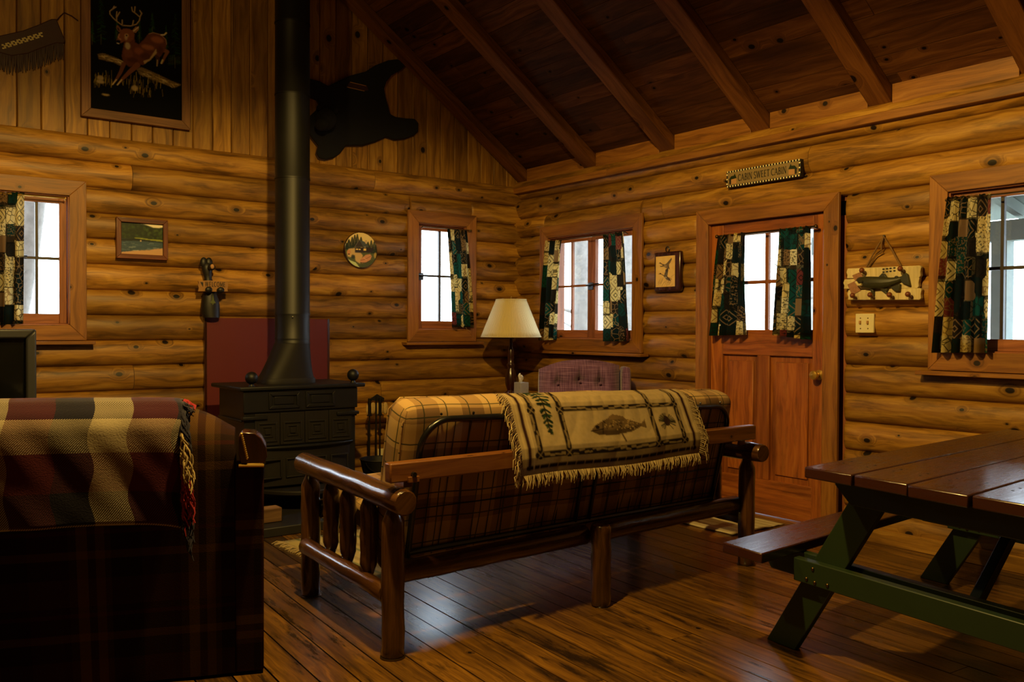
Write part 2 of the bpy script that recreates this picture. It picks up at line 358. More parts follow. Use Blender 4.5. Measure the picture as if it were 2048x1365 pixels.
# curtain: patchwork of lodge motifs, light comes through
def curtain_mat():
    g = G('patchwork_curtain'); u, v, _ = g.uv(); uvv = g.comb(u, g.m('MULTIPLY', v, .85), 0)
    sc = 11.0
    vo = g.vor(uvv, sc, metric='CHEBYCHEV', rand=.5); cr = g.sep(vo[1])
    base = g.ramp(cr[0], [(0, L(18, 26, 22)), (.22, L(180, 158, 96)), (.36, L(20, 58, 46)), (.50, L(192, 172, 114)), (.62, L(34, 28, 20)), (.74, L(112, 84, 48)), (.82, L(190, 162, 92)), (.88, L(18, 44, 36)), (.97, L(96, 42, 34))], True)
    pos = g.n('ShaderNodeVectorMath', operation='SUBTRACT'); g.put(pos.inputs[0], uvv); g.put(pos.inputs[1], vo[2] if vo[2].type == 'VECTOR' else uvv)
    # diamond, leaf-vein and speckle motifs inside the patches
    px, py, _z = g.sep(pos.outputs[0]); dm = g.m('ADD', g.m('ABSOLUTE', px), g.m('ABSOLUTE', py))
    dia = g.m('LESS_THAN', g.m('ABSOLUTE', g.m('SUBTRACT', g.m('FRACT', g.m('MULTIPLY', dm, 34.0)), .5)), .14)
    vein = g.m('LESS_THAN', g.vor(uvv, 30, 'DISTANCE_TO_EDGE', rand=1)[0], .06)
    nz = g.noise(uvv, 90, 2); speck = g.sstep(nz, .5, .58)
    pat = g.mix(g.m('GREATER_THAN', cr[1], .36), dia, g.mix(g.m('GREATER_THAN', cr[1], .7), vein, speck))
    col = g.mix(g.m('MULTIPLY', pat, .8), base, g.mix(g.m('GREATER_THAN', cr[2], .6), L(26, 24, 16), L(110, 84, 48)))
    col = g.mix(g.m('MULTIPLY', g.m('GREATER_THAN', vo[0], .5), .85), col, L(20, 18, 12))
    df = g.n('ShaderNodeBsdfDiffuse'); g.put(df.inputs[0], col); tl = g.n('ShaderNodeBsdfTranslucent'); g.put(tl.inputs[0], col)
    x = g.n('ShaderNodeMixShader'); x.inputs[0].default_value = .22; g.put(x.inputs[1], df.outputs[0]); g.put(x.inputs[2], tl.outputs[0])
    return g.done(x.outputs[0])
M['curtain'] = curtain_mat()
def stripes(g, x, bands, period):
    # bands: list of (start, colour) over one period, constant
    f = g.m('FRACT', g.m('DIVIDE', x, period)); return g.ramp(f, [(a/period, c) for a, c in bands], True)
def futon_mat():   # tan plaid: brown squares, fine dark green lines
    g = G('tan_plaid_cotton'); u, v, _ = g.uv()
    a = stripes(g, u, [(0, (0, 0, 0)), (.11, (1, 1, 1))], .22); b = stripes(g, v, [(0, (0, 0, 0)), (.11, (1, 1, 1))], .22)
    k = g.m('ADD', g.m('MULTIPLY', a, .5), g.m('MULTIPLY', b, .5))
    col = g.ramp(k, [(0, L(162, 132, 86)), (.25, L(138, 108, 70)), (.75, L(104, 78, 52))], True)
    def ln(x, p, w, o): return g.m('LESS_THAN', g.m('ABSOLUTE', g.m('SUBTRACT', g.m('FRACT', g.m('DIVIDE', g.m('ADD', x, o), p)), .5)), w/p/2)
    l1 = g.m('MAXIMUM', ln(u, .11, .006, .02), ln(v, .11, .006, .03))
    col = g.mix(g.m('MULTIPLY', l1, .85), col, L(40, 44, 28))
    nz = g.noise(g.obj(), 400, 2)
    return g.done(g.bsdf(col, .9, g.bump(nz, .2), spec=.1))
M['futon_cloth'] = futon_mat()
def sofa_mat():
    g = G('brown_plaid_upholstery'); u, v, _ = g.uv()
    s1 = stripes(g, g.m('ADD', u, .09), [(0, L(44, 21, 15)), (.10, L(30, 17, 15)), (.2, L(56, 38, 18)), (.22, L(84, 60, 28)), (.25, L(50, 30, 16)), (.275, L(90, 66, 31)), (.31, L(52, 33, 16)), (.335, L(40, 14, 12))], .36)
    s2 = stripes(g, v, [(0, L(48, 25, 17)), (.10, L(25, 17, 14)), (.17, L(70, 48, 25)), (.2, L(25, 14, 11)), (.26, L(52, 17, 14)), (.275, L(30, 17, 11))], .3)
    w = g.m('FRACT', g.m('MULTIPLY', g.m('ADD', u, v), 160.0)); col = g.mix(g.m('GREATER_THAN', w, .5), s1, s2)
    return g.done(g.bsdf(col, .95, g.bump(g.noise(g.obj(), 260, 3), .4), spec=.1))
M['sofa'] = sofa_mat()
def blanket_mat():
    g = G('red_navy_cream_tartan'); u, v, _ = g.uv()
    cols = [(0, L(156, 142, 116)), (.12, L(74, 12, 24)), (.26, L(19, 16, 33))]
    a = stripes(g, u, cols, .38); b = stripes(g, v, cols, .38)
    w = g.m('FRACT', g.m('MULTIPLY', g.m('ADD', u, v), 130.0)); col = g.mix(g.m('GREATER_THAN', w, .5), a, b)
    return g.done(g.bsdf(col, .95, g.bump(g.noise(g.obj(), 200, 3), .5), spec=.08, sheen=.3))
M['blanket'] = blanket_mat()
def tweed():
    g = G('mauve_tweed'); u, v, _ = g.uv()
    a = g.noise(g.comb(g.m('MULTIPLY', u, 160), g.m('MULTIPLY', v, 5)), 1, 3); b = g.noise(g.comb(g.m('MULTIPLY', u, 5), g.m('MULTIPLY', v, 160)), 1, 3)
    t = g.m('ADD', g.m('MULTIPLY', a, .5), g.m('MULTIPLY', b, .5))
    return g.done(g.bsdf(g.ramp(t, [(.4, L(80, 52, 88)), (.5, L(114, 80, 124)), (.6, L(142, 108, 154))]), .9, g.bump(t, .3), spec=.1, sheen=.3))
M['tweed'] = tweed()
def shade_mat():
    g = G('pleated_shade'); u, v, _ = g.uv()
    w = g.m('SINE', g.m('MULTIPLY', u, 2*PI*110)); h = g.m('MULTIPLY_ADD', w, .5, .5)
    col = g.mix(h, L(196, 176, 124), L(224, 206, 156))
    return g.done(g.bsdf(col, .8, g.bump(h, .5, .003), spec=.1))
M['shade'] = shade_mat()
def rug_mat(name, c0, c1, c2, period):
    g = G(name); u, v, _ = g.uv(); n = g.noise(g.comb(g.m('MULTIPLY', u, 40), g.m('MULTIPLY', v, 260)), 1, 3)
    s = stripes(g, u, [(0, c0), (period*.45, c1), (period*.6, c0), (period*.8, c2)], period)
    return g.done(g.bsdf(g.mix(g.m('MULTIPLY', n, .5), s, tuple(x*.5 for x in c0)), .95, g.bump(n, .6, .004), spec=.05))
M['rug'] = rug_mat('cream_green_rug', L(176, 158, 110), L(112, 116, 84), L(150, 132, 90), .16)
M['mat'] = rug_mat('pale_striped_mat', L(206, 190, 152), L(170, 150, 112), L(222, 208, 172), .07)
M['fringe'] = plain('cream_yarn', L(168, 146, 100), .9); M['fringe_navy'] = plain('navy_yarn', L(26, 22, 42), .95); M['fringe_red'] = plain('red_yarn', L(134, 22, 32), .95)
M['dark_yarn'] = plain('dark_yarn', L(90, 66, 44), .95)
M['bark'] = plain('tree_bark', L(104, 98, 92), .95, noise=.6, nscale=14, bump=.6)
M['snow'] = plain('pale_ground', L(190, 190, 176), .9, noise=.15, nscale=2)
M['porch'] = plain('grey_porch_wood', L(104, 112, 108), .8, noise=.2, nscale=6)
M['letter'] = plain('black_lettering', L(26, 22, 16), .6)

# ------------------------------------------------------------------ shell
SP = .176; ZA, ZB = 2.592, 2.645
c_th = math.atan(.715); cs, sn = math.cos(c_th), math.sin(c_th)
RIDGE = -4.0
def rect(wall, pa, pb, d=.07):
    P = PA if wall == 'A' else PB
    (a0, z0), (a1, z1) = P(*pa, d), P(*pb, d); return [min(a0, a1), max(a0, a1), min(z0, z1), max(z0, z1)]
w1 = rect('A', (0, 347), (174, 681)); w1[0] = w1[1]-.95
w2 = rect('A', (817, 419), (953, 683)); w3 = rect('B', (1079, 455), (1282, 707)); w4 = rect('B', (1862, 351), (1850, 742)); w4[1] = PB(1856, 600, .07)[0]; w4[0] = w4[1]-1.28
dr = rect('B', (1680, 383), (1393, 700)); dr[0] = PB(1676, 600, .07)[0]; dr[1] = PB(1391, 600, .07)[0]; dr[2] = 0
w4[3] = PB(1862, 351, .07)[1]; w4[2] = PB(1850, 740, .07)[1]
WIN = {1: ('A', w1), 2: ('A', w2), 3: ('B', w3), 4: ('B', w4)}
CW = .105   # casing board width
def log_wall(name, f, s_lo, s_hi, ztop, zend, opens, joints, rnd_seed):
    rr = random.Random(rnd_seed); mb = MB(); D = .05; k = 0; z1 = ztop
    rows = []
    while z1 > zend: rows.append((z1-SP, z1)); z1 -= SP
    def seg(s0, s1, za, zb, zc, round0, round1):
        if zb-za < .012 or s1-s0 < .01: return
        zs = np.linspace(za, zb, 15); hh = SP/2
        def prof(scale): return [D*scale*max(0, (math.sqrt(max(0, 1-.97*((z-zc)/hh)**2))-.174)/.826) for z in zs]
        st = []
        if round0: st += [(s0, .55), (s0+.012, .85), (s0+.035, 1)]
        else: st += [(s0, 1)]
        n = max(1, int((s1-s0)/.35))
        for q in range(1, n): st.append((s0+(s1-s0)*q/n, 1+rr.uniform(-.06, .06)))
        if round1: st += [(s1-.035, 1), (s1-.012, .85), (s1, .55)]
        else: st += [(s1, 1)]
        u0 = rr.uniform(0, 40); ring = []; UV = []
        for sv, sc in st:
            d = prof(sc); ring.append([f(sv, zs[0], -.12)]+[f(sv, z, dd) for dd, z in zip(d, zs)]+[f(sv, zs[-1], -.12)])
            UV.append([(sv+u0, -.12)]+[(sv+u0, (z-za)*1.25) for z in zs]+[(sv+u0, .34)])
        m = len(ring[0]); i0 = mb._add([p for q in ring for p in q])
        for a in range(len(ring)-1):
            for b in range(m):
                b2 = (b+1) % m
                mb.face([i0+a*m+b, i0+(a+1)*m+b, i0+(a+1)*m+b2, i0+a*m+b2], [UV[a][b], UV[a+1][b], UV[a+1][b2], UV[a][b2]])
        for a in (0, len(ring)-1): mb.face([i0+a*m+b for b in range(m)], [(z*.2, dd) for dd, z in [(0, 0)]*m])
    for k, (za, zb) in enumerate(rows):
        cuts = {s_lo, s_hi}
        for o in opens:
            if o[2] < zb and o[3] > za: cuts |= {max(s_lo, o[0]), min(s_hi, o[1])}
        cuts |= {j for kk, j in joints if kk == k}
        cuts = sorted(cuts)
        for s0, s1 in zip(cuts[:-1], cuts[1:]):
            mid = (s0+s1)/2; ov = [o for o in opens if o[0] < mid < o[1] and o[2] < zb and o[3] > za]
            if not ov:
                isj0 = any(abs(s0-j) < 1e-6 for _, j in joints); isj1 = any(abs(s1-j) < 1e-6 for _, j in joints)
                seg(s0+(.0015 if isj0 else 0), s1-(.0015 if isj1 else 0), za, zb, (za+zb)/2, s0 > s_lo and not isj0, s1 < s_hi and not isj1)
            else:
                o = ov[0]
                if o[3] < zb: seg(s0, s1, o[3], zb, (za+zb)/2, False, False)
                if o[2] > za: seg(s0, s1, za, o[2], (za+zb)/2, False, False)
    return mb.build(name, M['log'], kind='structure', smooth=50)
opA = [(w[0]+.04, w[1]-.04, w[2]+.04, w[3]-.04) for w in (w1, w2)]
opB = [(w3[0]+.04, w3[1]-.04, w3[2]+.04, w3[3]-.04), (w4[0]+.04, w4[1]-.04, w4[2]+.04, w4[3]-.04), (dr[0]-.02, dr[1]+.01, -.5, dr[3]-.03)]
jA = [(0, PA(745, 300)[0]), (1, PA(262, 350)[0]), (9, PA(265, 705)[0]), (10, PA(757, 750)[0]), (5, -5.6), (3, -6.2), (7, -5.9)]
jB = [(1, PB(1625, 350)[0]), (2, PB(1333, 405)[0]), (1, -6.5), (4, -7.3)]
log_wall('wall_left', fA, -8.1, .12, ZA, -.1, opA, jA, 3)
log_wall('wall_right', fB, -9.2, .12, ZB, -.1, opB, jB, 4)
def ceil_z(x): return 2.715-.715*x if x > RIDGE else 2.715-.715*(2*RIDGE-x)
mb = MB(); x = .142; rr = random.Random(5)
while x > -8.1:
    wd = .142; a0, a1 = x-wd+.002, x
    t0, t1 = ceil_z(a0), ceil_z(a1)
    poly = [(a0, ZA-.005), (a1, ZA-.005), (a1, t1+.02)]+([(RIDGE, ceil_z(RIDGE)+.02)] if a0 < RIDGE < a1 else [])+[(a0, t0+.02)]
    mb.prism(poly, -.04, 0.004, lambda a, b, h: (a, -h, b)); x -= wd
mb.mi = 1; mb.prism([(.14, ZA), (-8.1, ZA), (-8.1, ceil_z(-8)+.02), (RIDGE, ceil_z(RIDGE)+.02), (.14, ceil_z(.14)+.02)], -.07, -.041, fA); mb.mi = 0  # dark sheet behind the planks, added to block daylight in the joints
mb.build('wall_gable', [M['board'], M['gap']], kind='structure', bevel=.006, seg=1)
# floor boards run along Y (slightly off square)
mb = MB(); ang = math.radians(-3.3); ca, sa = math.cos(ang), math.sin(ang)
mb.T = lambda x, y, z: (x*ca-y*sa-.0, x*sa+y*ca, z)
x = 1.2; rr = random.Random(11)
while x > -9.2:
    wd = .125; y = -10
    while y < 1.2:
        ln = rr.uniform(1.6, 3.6); y1 = min(1.2, y+ln)
        mb.box(x-wd+.006, x-.0005, y+.001, y1-.001, -.03, rr.uniform(-.0012, 0), g=1); y = y1
    x -= wd
mb.T = None; mb.mi = 1; mb.box(-9, .3, -10, .3, -.06, -.024); mb.mi = 0  # dark slab under the boards, added to stop light leaking through gaps
mb.build('floor', [M['floor'], M['gap']], kind='structure', smooth=0)
def CE(t, y, h): return (-t*cs-h*sn, y, 2.715+t*sn-h*cs)     # right slope: t up the slope, h into the room
def CL(t, y, h): return (2*RIDGE+t*cs+h*sn, y, 2.715+t*sn-h*cs)
mb = MB(); rr = random.Random(9); TL_ = 4.0/cs
for T, nm in ((CE, 0), (CL, 1)):
    mb.T = T; t = -.45
    while t < TL_:
        y = -9.2
        while y < .1:
            ln = rr.uniform(2.2, 4.6); y1 = min(.1, y+ln)
            mb.box(t+.0015, min(t+.138, TL_), y+.001, y1-.001, -.03, 0, g=1); y = y1
        t += .14
    mb.mi = 1; mb.box(-.45, TL_+.02, -9.2, .1, -.06, -.025); mb.mi = 0  # dark slab above the boards, added to keep sky light out
mb.build('ceiling', [M['ceil'], M['gap']], kind='structure', bevel=.004, seg=1)
ry = [(-.03, -.165), (-.955, -1.105), (-1.835, -1.985), (-2.70, -2.85), (-3.575, -3.725), (-4.45, -4.60), (-5.32, -5.47), (-6.2, -6.35)]
for y1, y0 in ry:
    for T in (CE, CL):
        mb = MB(); mb.T = T; mb.box(-.3 if T is CE else .2, TL_-.02, y0, y1, .0, .078, g=0)
        mb.build('rafter', M['beam'], kind='structure', bevel=.006)
# plate on the right wall, blocking between rafters
zt = PB(1800, 215, .09)[1]; zl = PB(1800, 234, .09)[1]
mb = MB(); mb.box(-.085, .12, -9.2, -1.3, zl, zl+.055); mb.box(-.085, .12, -1.303, .1, zl, zl+.055); o = mb.build('trim_1', M['trim'], kind='structure', bevel=.004)
mb = MB(); yy = [.0]+[v for p in ry for v in p]
for a, b in zip(yy[2::2], yy[3::2]): mb.box(-.03, .03, b+.004, a-.004, zl+.055, 2.745, g=1)
mb.build('trim_2', M['trim'], kind='structure', bevel=.003)
mb = MB(); mb.box(-.075, -.05, -9, dr[0]-.01, 0, .085); mb.build('baseboard_right', M['board'], kind='structure', bevel=.003)
mb = MB(); mb.box(-8.15, -8.05, -9.2, .1, -.05, 2.9); mb.build('wall_far_left', M['rear_log'], kind='structure')
mb = MB(); mb.prism([(.1, -.05), (-8.1, -.05), (-8.1, 2.8), (RIDGE, 5.7), (.1, 2.8)], 9.15, 9.25, fA); mb.build('wall_rear', M['rear_log'], kind='structure')

# ------------------------------------------------------------------ windows and door
def casing(mb, f, s0, s1, z0, z1, w, d0, d1, bottom=True):
    mb.prism([(s0, z0), (s0+w, z0+(w if bottom else 0)), (s0+w, z1-w), (s0, z1)], d0, d1, lambda a, b, h: f(a, b, h))
    mb.prism([(s1, z0), (s1-w, z0+(w if bottom else 0)), (s1-w, z1-w), (s1, z1)], d0, d1, lambda a, b, h: f(a, b, h))
    for (za, zb) in ([(z1, z1-w)]+([(z0, z0+w)] if bottom else [])):
        mb.prism([(za, s0), (zb, s0+w), (zb, s1-w), (za, s1)], d0, d1, lambda a, b, h: f(b, a, h))
def fb(f, mb, s0, s1, d0, d1, z0, z1, g=None):
    p, q = f(s0, z0, d0), f(s1, z1, d1); n0 = [min(a, b) for a, b in zip(p, q)]; n1 = [max(a, b) for a, b in zip(p, q)]
    mb.box(n0[0], n1[0], n0[1], n1[1], n0[2], n1[2], g)
def make_window(idx, wall, r, nsash, lw=CW):
    f = fA if wall == 'A' else fB; s0, s1, z0, z1 = r
    p = f((s0+s1)/2, z0, 0); W_ = thing('window_%d' % idx, p, kind='structure')
    mb = MB(); casing(mb, f, s0, s1, z0, z1, lw, .045, .068); mb.build('casing', M['trim'], W_, bevel=.003)
    a0, a1, b0, b1 = s0+lw-.012, s1-lw+.012, z0+lw-.012, z1-lw+.012
    mb = MB()
    for q in ((a0, a0+.02, b0, b1), (a1-.02, a1, b0, b1), (a0, a1, b0, b0+.02), (a0, a1, b1-.02, b1)): fb(f, mb, q[0], q[1], -.13, .05, q[2], q[3])
    for q in ((s0+.02, s0+lw, z0+.02, z1-.02), (s1-lw, s1-.02, z0+.02, z1-.02), (s0+.02, s1-.02, z0+.02, z0+lw), (s0+.02, s1-.02, z1-lw, z1-.02)): fb(f, mb, q[0], q[1], -.13, -.03, q[2], q[3])
    mb.build('jamb', M['sash'], W_, bevel=.002)
    mb = MB(); fb(f, mb, s0-.045, s1+.045, .03, .125, z0-.028, z0-.004); mb.build('sill', M['trim'], W_, bevel=.004)
    a0 += .02; a1 -= .02; b0 += .02; b1 -= .02
    ws = (a1-a0)/nsash; fw = .045
    for k in range(nsash):
        c0, c1 = a0+k*ws+.002, a0+(k+1)*ws-.002; mb = MB()
        for q in ((c0, c0+fw, b0, b1), (c1-fw, c1, b0, b1)): fb(f, mb, q[0], q[1], -.02, .02, q[2], q[3])
        for q in ((c0+fw, c1-fw, b0, b0+fw+.02), (c0+fw, c1-fw, b1-fw, b1)): fb(f, mb, q[0], q[1], -.02, .02, q[2], q[3])
        sa = mb.build('sash', M['sash'], W_, bevel=.003)
        mb = MB(); m = (c0+c1)/2; zm = (b0+.02+b1)/2
        fb(f, mb, m-.009, m+.009, -.014, .012, b0+fw, b1-fw); fb(f, mb, c0+fw-.01, c1-fw+.01, -.012, .010, zm-.009, zm+.009)
        mb.build('muntin', M['sash' if idx == 3 else 'muntin'], sa, bevel=.002)
        mb = MB(); fb(f, mb, c0+fw-.005, c1-fw+.005, -.004, -.001, b0+fw, b1-fw+.005); mb.build('pane', M['glass'], sa)
    zm = (b0+b1)/2; lp = a0+ws if nsash == 2 else (a1-.03 if idx == 1 else a0+.03)
    mb = MB(); fb(f, mb, lp-.03, lp+.03, .02, .03, zm-.03, zm+.03); sgn = -1 if idx == 1 else 1
    mb.tube([f(lp, zm, .035), f(lp+sgn*.03, zm+.008, .05), f(lp-sgn*.12*(1 if nsash == 2 else -1)*(-1 if nsash == 1 else 1), zm+.016, .045)], .007, 8)
    mb.build('latch', M['black_metal'], W_, bevel=.002)
    return W_
for i, (wl, r) in WIN.items(): make_window(i, wl, r, 1 if i == 2 else 2)

D_ = thing('door_1', fB((dr[0]+dr[1])/2, 0, 0), kind='structure')
dw = .11
mb = MB(); casing(mb, fB, dr[0], dr[1], 0, dr[3], dw, .045, .07, bottom=False); mb.build('casing', M['trim'], D_, bevel=.004)
a0, a1, ztop = dr[0]+dw-.012, dr[1]-dw+.012, dr[3]-dw+.012
mb = MB(); fb(fB, mb, a0-.02, a0+.012, -.13, .05, 0, ztop); fb(fB, mb, a1-.012, a1+.02, -.13, .05, 0, ztop); fb(fB, mb, a0, a1, -.13, .05, ztop-.012, ztop+.02); fb(fB, mb, dr[0]-.035, a0+.035, -.13, -.02, 0, ztop+.05); fb(fB, mb, a1-.035, dr[1]+.03, -.13, -.02, 0, ztop+.05); fb(fB, mb, dr[0]-.035, dr[1]+.03, -.13, -.02, ztop-.04, dr[3]-.0); mb.build('jamb', M['sash'], D_)
mb = MB(); fb(fB, mb, a0, a1, -.14, .06, -.005, .018); mb.build('threshold', M['trim'], D_, bevel=.004)
a0 += .016; a1 -= .016; zb, zt_ = .022, ztop-.016
def dz(y, x=1540): return PB(x, y, .03)[1]
g0, g1 = PB(1626, 560, .03)[0], PB(1446, 560, .03)[0]; gz1, gz0 = dz(466), dz(660)
lr = dz(712); br_ = dz(965, 1560)
mb = MB()
fb(fB, mb, a0, g0, -.008, .03, zb, zt_); fb(fB, mb, g1, a1, -.008, .03, zb, zt_)
mb.build('stile', M['door'], D_, bevel=.003)
mb = MB(); fb(fB, mb, g0, g1, -.008, .028, gz1, zt_, 1); mb.build('top_rail', M['door'], D_, bevel=.003)
mb = MB(); fb(fB, mb, g0, g1, -.008, .028, lr, gz0, 1); mb.build('lock_rail', M['door'], D_, bevel=.003)
mb = MB(); fb(fB, mb, g0, g1, -.008, .028, zb, br_, 1); mb.build('bottom_rail', M['door'], D_, bevel=.003)
mc = PB(1525, 850, .03)[0]
mb = MB(); fb(fB, mb, mc-.05, mc+.05, -.008, .028, br_, lr, 2); mb.build('mid_stile', M['door'], D_, bevel=.003)
for (p0, p1) in ((g0, mc-.05), (mc+.05, g1)):
    mb = MB(); fb(fB, mb, p0-.005, p1+.005, -.004, .006, br_-.005, lr+.005, 2); fb(fB, mb, p0+.04, p1-.04, .006, .018, br_+.04, lr-.04, 2); mb.build('panel', M['door'], D_, bevel=.008, seg=1)
gm = (g0+g1)/2; gzm = (gz0+gz1)/2
mb = MB(); fb(fB, mb, gm-.014, gm+.014, -.005, .022, gz0, gz1); fb(fB, mb, g0, g1, -.005, .018, gzm-.012, gzm+.012); mb.build('muntin', M['sash'], D_, bevel=.003)
mb = MB(); fb(fB, mb, g0-.004, g1+.004, .002, .006, gz0-.004, gz1+.004); mb.build('pane', M['glass'], D_)
kx, kz = PB(1628, 751, .09)
mb = MB(); mb.lathe([(.032, -.03), (.033, -.036), (.012, -.042), (.011, -.062), (.024, -.072), (.031, -.088), (.027, -.102), (.012, -.107), (0, -.108)], 20, (0, kx, kz), 'X'); kn = mb.build('knob', M['brass'], D_)
for hy in (515, 727):
    q = PB(1413, hy, .045); mb = MB(); fb(fB, mb, q[0]-.012, q[0]+.012, .03, .05, q[1]-.055, q[1]+.055); mb.tube([fB(q[0], q[1]-.058, .052), fB(q[0], q[1]+.058, .052)], .008, 8); mb.build('hinge', M['dark_brass'], D_)

# ------------------------------------------------------------------ outdoors
mb = MB(); mb.box(-30, 30, .35, 40, -.7, -.6); mb.box(.35, 40, -30, .35, -.7, -.6); mb.build('ground', M['snow'], kind='structure')
for k, (x, y, r) in enumerate([(-4.15, 2.6, .16), (-3.2, 7, .2), (-1.2, 8.5, .18), (.3, 6.5, .16), (1.9, 1.2, .13), (3.6, 2.3, .2), (4.6, .4, .17), (7, 1.5, .2), (6.5, -1, .18), (2.2, 9, .2)]):
    rr = random.Random(k); lean = rr.uniform(-.08, .08) if k else .25
    mb = MB(); mb.tube([(x+lean*h*.6+rr.uniform(-.03, .03), y+rr.uniform(-.03, .03), -.62+h) for h in (0, .8, 1.6, 2.6, 3.8, 5.2)], [r*1.15, r, r*.96, r*.9, r*.8, r*.7], 14)
    for q in range(4):
        h = rr.uniform(1.6, 4); a = rr.uniform(0, 6.28); mb.tube([(x+lean*h*.6, y, -.62+h), (x+lean*h*.6+.5*math.cos(a), y+.5*math.sin(a), -.5+h)], [.03, .008], 6)
    mb.build('tree', M['bark'], label='pale grey tree trunk outdoors, seen through the ' + ['far left window', 'far left window, farther off', 'small window', 'small window, to the right', 'two-sash window beside the lamp, nearest', 'two-sash window beside the lamp, middle', 'two-sash window beside the lamp, right', 'two-sash window, farthest trunk', 'two-sash window, behind the porch', 'small window, farthest'][k], cat='tree', group='trees outside the cabin')
P_ = thing('porch', (1.3, -4.3, -.6), 'grey screened wooden porch outside the door and right window', 'porch')
mb = MB(); mb.box(.3, 2.4, -7.5, -1.6, -.3, -.12); mb.build('porch_deck', M['porch'], P_)
mb = MB(); mb.prism([(.2, 2.75), (2.7, 2.2), (2.7, 2.25), (.2, 2.8)], -7.5, -1.6, lambda a, b, h: (a, h, b)); mb.build('porch_roof', M['porch'], P_)
mb = MB(); mb.box(2.25, 2.37, -7.5, -1.6, 1.98, 2.14); mb.build('porch_beam', M['porch'], P_)
for y in (-1.7, -3.3, -4.9, -6.6):
    mb = MB(); mb.box(2.25, 2.37, y-.06, y+.06, -.12, 1.98); mb.build('porch_post', M['porch'], P_)
for k in range(8):
    y = -1.9-k*.75; mb = MB(); mb.prism([(.25, 2.64), (2.6, 2.12), (2.6, 2.21), (.25, 2.74)], y-.03, y+.03, lambda a, b, h: (a, h, b)); mb.build('porch_rafter', M['porch'], P_)
mb = MB(); mb.box(2.27, 2.35, -7.5, -1.6, .55, .64); mb.build('porch_rail', M['porch'], P_)
# ------------------------------------------------------------------ curtains and rods
def curtain(wall, quad, n, d, label, seed):
    P = PA if wall == 'A' else PB; f = fA if wall == 'A' else fB; rr = random.Random(seed)
    (t0, zt0), (t1, zt1), (b1, zb1), (b0, zb0) = [P(*q, d) for q in quad]
    wid = abs(b1-b0); NU, NV = n*10+1, 26; ph = rr.uniform(0, 6); G_ = []; UV = []
    amps = [rr.uniform(.6, 1.2) for _ in range(n+2)]; uo, vo = rr.uniform(0, 20), rr.uniform(0, 20)
    for i in range(NU):
        a = i/(NU-1); col = []; cu = []
        for j in range(NV):
            v = j/(NV-1); s_t = t0+(t1-t0)*a; s_b = b0+(b1-b0)*a; e = v**.8
            s = s_t*(1-e)+s_b*e; z = (zt0+(zt1-zt0)*a)*(1-v)+(zb0+(zb1-zb0)*a)*v
            am = (.014+.022*v)*amps[int(a*n)]
            w = math.sin(a*n*2*PI+ph+.5*math.sin(v*3+ph)); dd = d+am*w+.008
            ruff = .003*math.sin(a*n*14) if v < .06 else 0
            col.append(f(s+.006*math.cos(a*n*2*PI+ph)*v, z+ruff, dd)); cu.append((uo+a*wid*1.55, vo+z))
        G_.append(col); UV.append(cu)
    mb = MB(); mb.grid(G_, UV); o = mb.build('curtain', M['curtain'], smooth=80, label=label, cat='curtain', group='patchwork curtains')
    return o
def rod(wall, p0, p1, d, label, mat='dark_brass', r=.006):
    P = PA if wall == 'A' else PB; f = fA if wall == 'A' else fB
    (a0, z0), (a1, z1) = P(*p0, d), P(*p1, d); z = (z0+z1)/2
    t = thing('curtain_rod', f((a0+a1)/2, z, d), label, 'curtain rod')
    mb = MB(); mb.tube([f(a0, z, d), f(a1, z, d)], r, 8); mb.build('rod', M[mat], t)
    for a in (a0, a1):
        mb = MB(); mb.ball(f(a, z, d), r*1.7, 10, 6); mb.tube([f(a, z, d), f(a, z-.01, .068)], r*.8, 8); mb.build('bracket', M[mat], t)
curtain('A', [(-32, 386), (48, 385), (44, 648), (-40, 652)], 4, .082, 'dark green patchwork curtain at the far left window above the television', 1)
curtain('A', [(895, 459), (934, 461), (947, 655), (903, 655)], 3, .10, 'patchwork curtain at the small window left of the lamp', 2)
curtain('B', [(1094, 482), (1127, 480), (1113, 680), (1083, 681)], 3, .10, 'left curtain of the two-sash window behind the lamp', 3)
curtain('B', [(1209, 470), (1249, 463), (1262, 683), (1211, 683)], 3, .10, 'right curtain of the two-sash window behind the purple armchair', 4)
curtain('B', [(1437, 472), (1491, 465), (1488, 670), (1417, 672)], 4, .085, 'left curtain on the door glass', 5)
curtain('B', [(1557, 459), (1621, 452), (1618, 680), (1549, 670)], 5, .085, 'right curtain on the door glass above the knob', 6)
curtain('B', [(1897, 395), (1985, 387), (1979, 706), (1868, 706)], 5, .10, 'wide patchwork curtain at the right window above the picnic table', 7)
rod('A', (-45, 389), (131, 391), .082, 'thin brass rod across the far left window', 'brass', .005)
rod('A', (846, 455), (942, 460), .10, 'thin rod across the small window left of the lamp', 'dark_brass', .005)
rod('B', (1092, 485), (1250, 464), .10, 'rod across the two-sash window beside the lamp', 'dark_brass', .005)
rod('B', (1434, 474), (1632, 453), .085, 'dark knobbed rod across the door glass', 'dark_brass', .008)
rod('B', (1893, 398), (2060, 384), .10, 'pale rod across the right window', 'dark_brass', .005)

